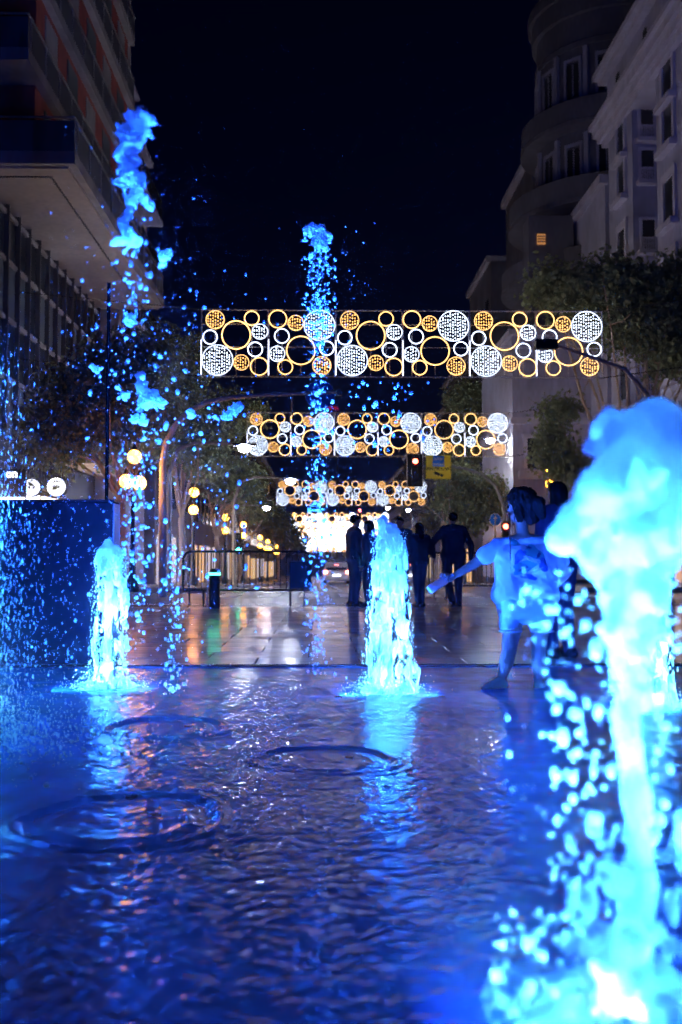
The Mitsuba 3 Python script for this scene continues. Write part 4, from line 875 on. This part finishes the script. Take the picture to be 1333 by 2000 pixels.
part(bt, 'cap', (b0 - ax_ * .03 + cv[:, [0]] * a_ + cv[:, [1]] * b_ + cv[:, [2]] * ax_, cf), 'm_white')

# ================================================================ fountain
LEDC = np.array([0.014, 0.10, 1.0]) * 1.95
nlamp = 0
def lamp(t, x, y, target, I, cut, beam):
    """a spot just above the floor, aimed at target; the wide ones are added fill"""
    global nlamp
    a = np.array([x, y, .035]); d = unit(np.asarray(target) - a)
    if t: part(t, 'lamp', lathe([[0, .003], [.022, .003], [.026, -.01]], 14, (x, y, 0)), 'm_pane')  # lens disc, drawn for the added fill spots too
    scene[f'fountain_spot_{nlamp}'] = dict(type='spot', to_world=T().look_at(origin=a.tolist(), target=(a + d).tolist(), up=[0.1, .9, .2]), intensity=rgb(*(LEDC * I * 3.2)), cutoff_angle=float(cut), beam_width=float(beam), sampling_weight=1.0)
    nlamp += 1
def lamps(t, x, y, h, I, rad=.3, n=3, ph=.4, cut=24, beam=8, up=.8):
    lamp(t, x, y - .16, (x, y - .159, 2), .75, 84, 62)  # added wide fill, lights the mist and everything around
    for i in (-1, 1):
        lamp(t, x + i * .33, y - .30, (x, y, h * .12), I * .10, 60, 26)  # added low fill for the foot of the jet and its splash
    for i in range(n):
        a = ph + i * 2 * np.pi / n
        lamp(t, x + rad * math.cos(a), y + rad * math.sin(a), (x, y, h * up), I, cut, beam)

def column_jet(key, label, H, core, heads, curtain, base_r, seed, h=.0058, ph=.4, I=10, strands=()):
    x0, y0 = NOZ[key]
    t = thing('fountain_jet', label, 'fountain jet')
    rng = np.random.default_rng(seed)
    lo, hi = (-.27, -.22, -.01), (.27, .22, H + .06)
    G = grid(lo, hi, h)
    x, y, z = G[..., 0], G[..., 1], G[..., 2]
    n1 = nfbm(G * [19, 19, 8] + seed, 2, seed) - .5
    n2 = nfbm(G * [48, 48, 13] + seed, 2, seed + 3) - .5
    n3 = nfbm(G * [30, 30, 7] + seed * 2, 2, seed + 5)
    wob = .010 * np.sin(z * 7 + seed) * (z / H)
    r = np.hypot(x - wob, y)
    Fv = core * (1 + .5 * np.exp(-z / .06) + .55 * n1 + .5 * n2) - r
    Fv = np.where(z < H * .86, Fv, -1.0)
    for hx, hz, rx, rz in heads:
        q = np.sqrt(((x - hx) / rx) ** 2 + (y / (rx * .85)) ** 2 + ((z - hz) / rz) ** 2)
        Fv = np.maximum(Fv, (1 - q) * min(rx, rz) + .045 * n1 + .03 * n2)
    zt = heads[0][1]
    for (off, r_top, r_bot, th, thr, zlo) in curtain:
        u = np.clip(z / zt, 0, 1)
        rc = np.where(u < .72, r_bot + (r_top - r_bot) * (u / .72) ** .8, r_top * np.sqrt(np.clip(1 - ((u - .72) / .3) ** 2, 0, 1)))
        s_ = np.abs(np.hypot(x - off - wob, y) - rc * (1 + .45 * n1))
        gate = np.clip((n3 - thr + .12 * (u - .5)) * 9, -1.5, 1) * th
        Fv = np.maximum(Fv, np.where((z < zt) & (z > zlo), gate - s_ * .6, -1))
    mound = .05 * np.exp(-(r / (base_r * .5)) ** 2) + .014 * np.exp(-(r / base_r) ** 4) - .006 + .05 * n2 * (r < base_r * 1.1) - z
    Fv = np.maximum(Fv, np.where(r < base_r * 1.15, mound * .6, -1))
    v, f = surfnet(Fv, lo, h)
    part(t, 'water_column', (v + [x0, y0, 0], f), 'm_foam', True)
    n = 2200
    a = rng.uniform(0, 2 * np.pi, n); zz = rng.uniform(.02, 1, n) ** 1.2 * H * .93
    rr = (curtain[0][2] + (curtain[0][1] - curtain[0][2]) * zz / H) * rng.uniform(.7, 1.3, n)
    part(t, 'droplets', drops(np.stack([x0 + curtain[0][0] + rr * np.cos(a), y0 + rr * np.sin(a), zz], 1), rng.gamma(2.0, .0010, n) + .0011, rng.uniform(1, 2.4, n), rng=rng), 'm_foam', True, kind='stuff')
    n = 1300
    a = rng.uniform(0, 2 * np.pi, n); rr = base_r * (.35 + rng.gamma(2.5, .20, n)); zz = .004 + rng.exponential(.035, n) * np.exp(-((rr - base_r * .9) / .15) ** 2)
    part(t, 'splash', drops(np.stack([x0 + rr * np.cos(a), y0 + rr * np.sin(a), zz], 1), rng.gamma(2, .0011, n) + .0013, rng.uniform(.8, 1.6, n), rng=rng), 'm_foam', True, kind='stuff')
    lamps(t, x0, y0, H, I, ph=ph)
    return t
column_jet('A', 'slim bright jet with a rounded head before the dark block, left', 1.03, .028, [(-.01, .92, .07, .065), (.03, .90, .065, .07), (-.045, .88, .045, .05), (-.012, .975, .04, .05), (.055, .84, .04, .06)], [(0.01, .085, .12, .011, .59, .02), (.025, .095, .125, .010, .60, .2)], .20, 3, ph=-1.2)
column_jet('B', 'broad ragged bright jet in the middle before the standing people', 1.16, .036, [(-.025, 1.12, .045, .06), (.015, 1.06, .065, .07), (.04, .99, .07, .09), (.0, .88, .08, .10), (.05, .62, .04, .2)], [(.015, .092, .155, .012, .55, .0), (.03, .07, .12, .011, .57, .0), (.02, .105, .185, .010, .60, .0)], .19, 8, ph=-1.0)
column_jet('C', 'lacy pointed jet on the right, half behind the nearest jet', 1.10, .026, [(0, 1.03, .035, .09), (.0, .90, .06, .1), (.02, .74, .09, .08), (-.05, .70, .07, .07)], [(.0, .115, .13, .013, .48, .0), (.01, .09, .12, .012, .50, .0), (0, .13, .16, .010, .54, 0)], .19, 14, ph=-1.3)

# the jet nearest the camera
def blob_field(blobs, G, nz, extra=None):
    Fv = np.full(G.shape[:3], -1.0)
    for c, r in blobs:
        r = np.broadcast_to(np.asarray(r, float), (3,))
        q = np.sqrt((((G - np.asarray(c)) / r) ** 2).sum(-1)); Fv = np.maximum(Fv, (1 - q) * r.min())
    return Fv
t = thing('fountain_jet', 'huge out of focus cyan white jet closest to the camera, right edge', 'fountain jet')
xd, yd = NOZ['D']; bl = []; dr_ = np.random.default_rng(21)
for px, py, r in ((1212, 862, 62), (1292, 850, 66), (1258, 900, 80), (1225, 950, 88), (1172, 965, 52), (1300, 940, 80), (1150, 1010, 52), (1098, 1050, 26), (1130, 1050, 40), (1180, 1050, 60), (1240, 1050, 78), (1210, 1120, 48), (1260, 1120, 50), (1330, 1000, 70), (1370, 900, 70), (1315, 1060, 34), (1226, 1190, 40), (1240, 1260, 34), (1165, 1120, 22), (1290, 1110, 28), (1200, 1090, 46), (1252, 1095, 60), (1206, 1150, 38), (1256, 1160, 46), (1226, 1225, 40), (1260, 1222, 30), (1234, 1300, 33), (1238, 1365, 29), (1150, 1085, 24), (1180, 1150, 16), (1275, 1180, 22)):
    bl.append((at(px, py, 2.02 + dr_.uniform(-.03, .03)), r * .00101))
hh = .0072
G = grid((xd - .24, yd - .2, -.01), (xd + .34, yd + .2, 1.24), hh); x, y, z = G[..., 0], G[..., 1], G[..., 2]
n1 = nfbm(G * [17, 17, 13], 2, 5) - .5; n2 = nfbm(G * [40, 40, 22], 2, 6) - .5; n3 = nfbm(G * [24, 24, 11], 3, 7)
Fv = blob_field(bl, G, None) + .038 * n1 + .036 * n2 - .07 * np.clip(n3 - .60, 0, 1)
cxs = xd + .055 - .05 * np.exp(-z / .12) + .02 * np.sin(z * 6); r = np.hypot(x - cxs, y - yd)
Fv = np.maximum(Fv, .023 + .075 * np.exp(-z / .11) + .03 * n1 + .012 * n2 - r - np.clip(z - .95, 0, 1))
Fv = np.maximum(Fv, np.where(z < .4, np.clip((n3 - .62) * 7, -1.5, 1) * .016 - np.abs(r - (.08 + .07 * np.exp(-z / .2)) * (1 + .8 * n1)) * .55, -1))
Fv = np.maximum(Fv, np.where(r < .25, .11 * np.exp(-(r / .11) ** 2) + .01 - z + .10 * n1 + .05 * n2, -1) * .6)
v, f = surfnet(Fv, (xd - .24, yd - .2, -.01), hh); part(t, 'water_column', (v, f), 'm_foam', True)
cs, rs_ = [], []
for px, py, r in ((1165, 1268, 19), (1092, 1345, 14), (1088, 1385, 13), (1125, 1395, 15), (1100, 1440, 14), (1088, 1515, 13), (1172, 1385, 8), (1130, 1172, 11), (1085, 1190, 9), (1105, 1235, 10), (1145, 1220, 10), (1178, 1245, 9), (1070, 1220, 8), (1160, 1510, 8), (1130, 1470, 9), (1165, 1625, 18), (1168, 1600, 14), (1175, 1650, 10), (1120, 1560, 9), (1108, 1580, 7), (1140, 1550, 8), (1030, 1150, 10), (1020, 1175, 6), (1290, 1600, 16), (1300, 1570, 13), (1320, 1640, 12), (1310, 1500, 9), (1030, 1840, 12), (1045, 1835, 8), (1130, 1790, 10), (1100, 1790, 9), (985, 1960, 14), (965, 1970, 12), (1005, 1975, 12), (1025, 1965, 10), (985, 1912, 9), (1135, 1815, 12)):
    q = at(px, py, 2.02 + dr_.uniform(-.08, .08)); cs.append(q); rs_.append(r * .00084)
def rnd(n, x0, x1, y0, y1, Y, dY, a, b):
    for _ in range(n):
        cs.append(at(dr_.uniform(x0, x1), dr_.uniform(y0, y1), Y + dr_.uniform(-dY, dY))); rs_.append((a + dr_.gamma(1.4, b)) * .85)
rnd(60, 1060, 1205, 1150, 1420, 2.05, .12, .0022, .0016); rnd(110, 1075, 1215, 1420, 1800, 2.0, .12, .0022, .0016); rnd(30, 985, 1090, 1150, 1800, 2.1, .2, .0018, .0012)
rnd(90, 1275, 1400, 1130, 1900, 2.05, .12, .0024, .0018); rnd(110, 960, 1180, 1780, 1990, 1.95, .12, .002, .0016); rnd(60, 1020, 1120, 1100, 1300, 2.4, .3, .0016, .0012)
part(t, 'droplets', drops(cs, rs_, dr_.uniform(.9, 1.8, len(cs)), True, dr_), 'm_foam', True, kind='stuff')
lamps(t, xd, yd, 1.1, 5.0, rad=.42, ph=-.6, cut=34, beam=16, up=.9)
lamp(t, xd - .5, yd - .25, (xd - .05, yd, .9), 8, 28, 12)  # spot added to light the camera side of the head

# three jets cut off a moment ago: the slugs of water still hang in the air above their rings of ripples
def packet(key, label, blobs, Y, N, spray, seed, I, tz, h=.0062):
    t = thing('water_burst', label, 'water burst'); rng = np.random.default_rng(seed)
    bs = [(at(px, py, Y + rng.uniform(-.02, .02)), np.array([1, 1, sy]) * r / F * Y) for px, py, r, sy in blobs]
    # separate clusters are polygonised in slabs to keep the grids small
    P_ = np.array([b[0] for b in bs]); lo, hi = P_.min(0) - .12, P_.max(0) + .12
    G = grid(lo, hi, h); n1 = nfbm(G * 28, 2, seed) - .5; n2 = nfbm(G * [62, 62, 44], 2, seed + 1) - .5
    Fv = blob_field(bs, G, None); Fv = Fv + (.046 * n1 + .044 * n2) * (Fv > -.03)
    v, f = surfnet(Fv, lo, h); bits = []
    for c_ in sorted(trimesh.Trimesh(v, f, process=False).split(only_watertight=False), key=lambda m_: -len(m_.faces)):
        if len(c_.faces) > 500: part(t, 'water_mass', (np.array(c_.vertices), np.array(c_.faces)), 'm_drop', True)
        else: bits.append((np.array(c_.vertices), np.array(c_.faces)))
    if bits: part(t, 'water_scraps', cat(*bits), 'm_drop', True, kind='stuff')
    c, r = [], []
    for n, x0, x1, y0, y1, a, b in spray:
        for _ in range(n):
            u = np.clip(rng.normal(.5, .22), 0, 1)
            c.append(at(x0 + (x1 - x0) * u, rng.uniform(y0, y1), Y + rng.normal(0, .07))); r.append(min(a + rng.gamma(1.4, b), 7) * .62 / F * Y)
    part(t, 'droplets', drops(c, r, rng.uniform(.9, 1.7, len(c)), True, rng), 'm_drop', True, kind='stuff')
    x0, y0 = NOZ[key]
    for i in range(3):
        a = seed + i * 2 * np.pi / 3
        lamp(t, x0 + .34 * math.cos(a), y0 + .34 * math.sin(a), (x0, y0, tz), I, 15, 5)
    lamp(t, x0 + .1, y0 + .05, (x0 + .1, y0 + .051, 2), 1.2, 84, 62)  # added wide fill for the mist and falling drops
    return t
packet('P1', 'tall glassy blue water burst rising at left against the balconies', [(268, 238, 20, 1.1), (284, 232, 14, 1), (280, 255, 14, 1.2), (244, 262, 20, 1.1), (234, 255, 12, 1), (258, 280, 22, 1.1), (242, 300, 17, 1), (262, 310, 13, 1.2), (240, 325, 11, 1), (258, 345, 21, 1), (240, 362, 12, 1), (268, 362, 16, 1), (255, 388, 11, 1.2), (280, 390, 9, 1), (292, 402, 10, 1.1), (247, 415, 10, 1.4), (243, 445, 10, 1.3), (230, 470, 11, 1), (256, 462, 13, 1), (242, 492, 8, 1), (318, 503, 11, 1.5), (326, 493, 7, .7), (313, 490, 5, 1)], 3.5, 0,
       [(90, 220, 300, 370, 640, 1.0, 1.5), (45, 170, 340, 500, 900, 1.2, 1.9), (420, 100, 440, 240, 1100, .45, .6), (60, 190, 330, 900, 1330, 1.2, 1.4)], 31, 10.5, 2.35)
packet('P2', 'blue water burst with a flat head in the dark above the garlands', [(600, 452, 10, 1), (612, 450, 12, 1), (628, 455, 12, 1), (638, 462, 10, 1), (632, 475, 12, 1), (620, 478, 9, 1), (638, 488, 8, 1), (612, 495, 6, 1.4), (628, 503, 6, 1), (594, 462, 6, 1)], 4.52, 0,
       [(330, 590, 655, 500, 650, 1.2, 1.1), (300, 594, 650, 650, 1000, 1.2, 1.0), (260, 590, 655, 980, 1320, 1.2, .9), (240, 480, 780, 420, 950, .5, .6), (70, 650, 860, 745, 880, 1.5, 1.8)], 37, 13, 2.3)
packet('P3', 'scattered falling blue water burst before the globe street lamps', [(274, 742, 9, 1.6), (279, 765, 12, 1.5), (288, 785, 12, 1), (300, 770, 10, 1.4), (312, 785, 10, 1.1), (262, 815, 9, 1), (280, 825, 8, 1.6), (272, 800, 7, 1), (440, 812, 9, .8), (452, 804, 10, .8), (463, 795, 10, .9), (428, 818, 7, .8), (375, 810, 8, 1.5), (243, 772, 9, .8), (256, 626, 11, 1), (187, 720, 9, 1)], 5.39, 0,
       [(110, 170, 430, 560, 900, 1.1, 1.6), (170, 232, 300, 880, 1240, 1.4, 1.6), (200, 315, 365, 1060, 1360, 1.2, 1.4), (220, -20, 215, 960, 1330, .5, .7), (520, 40, 500, 560, 1300, .6, .8), (100, 350, 520, 780, 1150, 1.0, 1.4)], 41, 6.5, 1.5)

# drifting spray of a jet that plays just outside the picture on the left
t = thing('water_spray', 'curtain of fine blue spray falling along the left edge', 'water spray'); er = np.random.default_rng(55)
n = 20000; a = er.normal(0, 1, n); zz = er.uniform(0, 1, n) ** 1.25 * 2.0
xs_ = -1.98 + np.abs(a) * (.16 + .12 * (1 - zz / 2.0)) + er.normal(0, .05, n); ysp = 5.0 + er.normal(0, .28, n)
part(t, 'droplets', drops(np.stack([xs_, ysp, zz + .003], 1), er.gamma(1.6, .0007, n) + .0007, er.uniform(1.5, 6.0, n), rng=er, tiny=True), 'm_drop', True, kind='stuff')
n = 3500
lamp(t, -1.85, 4.85, (-1.7, 4.8, 1), 5, 84, 60)  # wide fill spot, added to brighten the spray and its mist
part(t, 'splash', drops(np.stack([-1.75 + er.normal(0, .42, n), 4.9 + er.normal(0, .35, n), er.exponential(.05, n)], 1), er.gamma(1.8, .0011, n) + .0012, er.uniform(.8, 1.8, n), rng=er), 'm_drop', True, kind='stuff')
for i in range(3):
    a = 1 + i * 2.1; lamp(t, -1.95 + .3 * math.cos(a), 5.0 + .3 * math.sin(a), (-2.0, 5.0, 1.3), 26, 30, 14)

# drifting mist: fine spray too small to see, as air that scatters the blue light
MLO, MHI = np.array([-4.2, .9, -.04]), np.array([4.2, 8.5, 2.4])
nx_, ny_, nz_ = 56, 50, 30
mz, my, mx = np.meshgrid(*[np.linspace(MLO[k], MHI[k], n) for k, n in ((2, nz_), (1, ny_), (0, nx_))], indexing='ij')
def puff(cx, cy, rx, ry, hz, a): return a * np.exp(-((mx - cx) / rx) ** 2 - ((my - cy) / ry) ** 2 - np.maximum(mz, 0) / hz)
dens = puff(0, 4.0, 3.2, 2.7, .20, .095) + puff(-2.1, 5.0, .42, .5, 1.1, .42) + puff(-1.75, 4.85, .75, .6, .16, .75) + puff(.35, 1.9, .8, .7, .22, .34)
for k_ in 'ABC': dens += puff(*NOZ[k_], .22, .22, .5, .22)
for k_ in ('P1', 'P2', 'P3'): dens += puff(*NOZ[k_], .22, .22, 1.0, .12)
dens *= .45 + 1.1 * nfbm(np.stack([mx, my, mz], -1) * 1.9, 3, 4)
edge = np.clip(np.minimum.reduce([mx - MLO[0], MHI[0] - mx, my - MLO[1], MHI[1] - my, MHI[2] - mz]) / .35, 0, 1); dens *= edge
key = thing('mist', 'soft blue mist of fine spray hanging over the wet fountain floor', kind='stuff')
scene[key] = dict(type='cube', to_world=T().translate(((MLO + MHI) / 2).tolist()).scale(((MHI - MLO) / 2).tolist()), bsdf={'type': 'null'},
                  interior=dict(type='heterogeneous', albedo=0.95, sigma_t=dict(type='gridvolume', grid=mi.VolumeGrid(dens[..., None].astype(np.float32)), filter_type='trilinear',
                                to_world=T().translate(MLO.tolist()).scale((MHI - MLO).tolist()))))
for k_, (grp_) in {'light garland': 'light garlands strung across the avenue', 'street lamp': 'globe street lamps along the avenue', 'street light': 'street lights over the avenue', 'tree': 'street trees', 'fountain jet': 'lit fountain jets', 'water burst': 'water bursts hanging in the air', 'traffic light': 'traffic lights', 'crowd barrier': 'crowd barriers at the edge of the square', 'car': 'cars driving away', 'shop sign': 'shop signs', 'traffic sign': 'traffic signs'}.items():
    for l_ in labels.values():
        if l_.get('category') == k_: l_['group'] = grp_
for l_ in labels.values():
    if l_.get('category') == 'person' and 'child in' not in l_['label'] and 'behind the child' not in l_['label']: l_['group'] = 'people standing at the edge of the square'
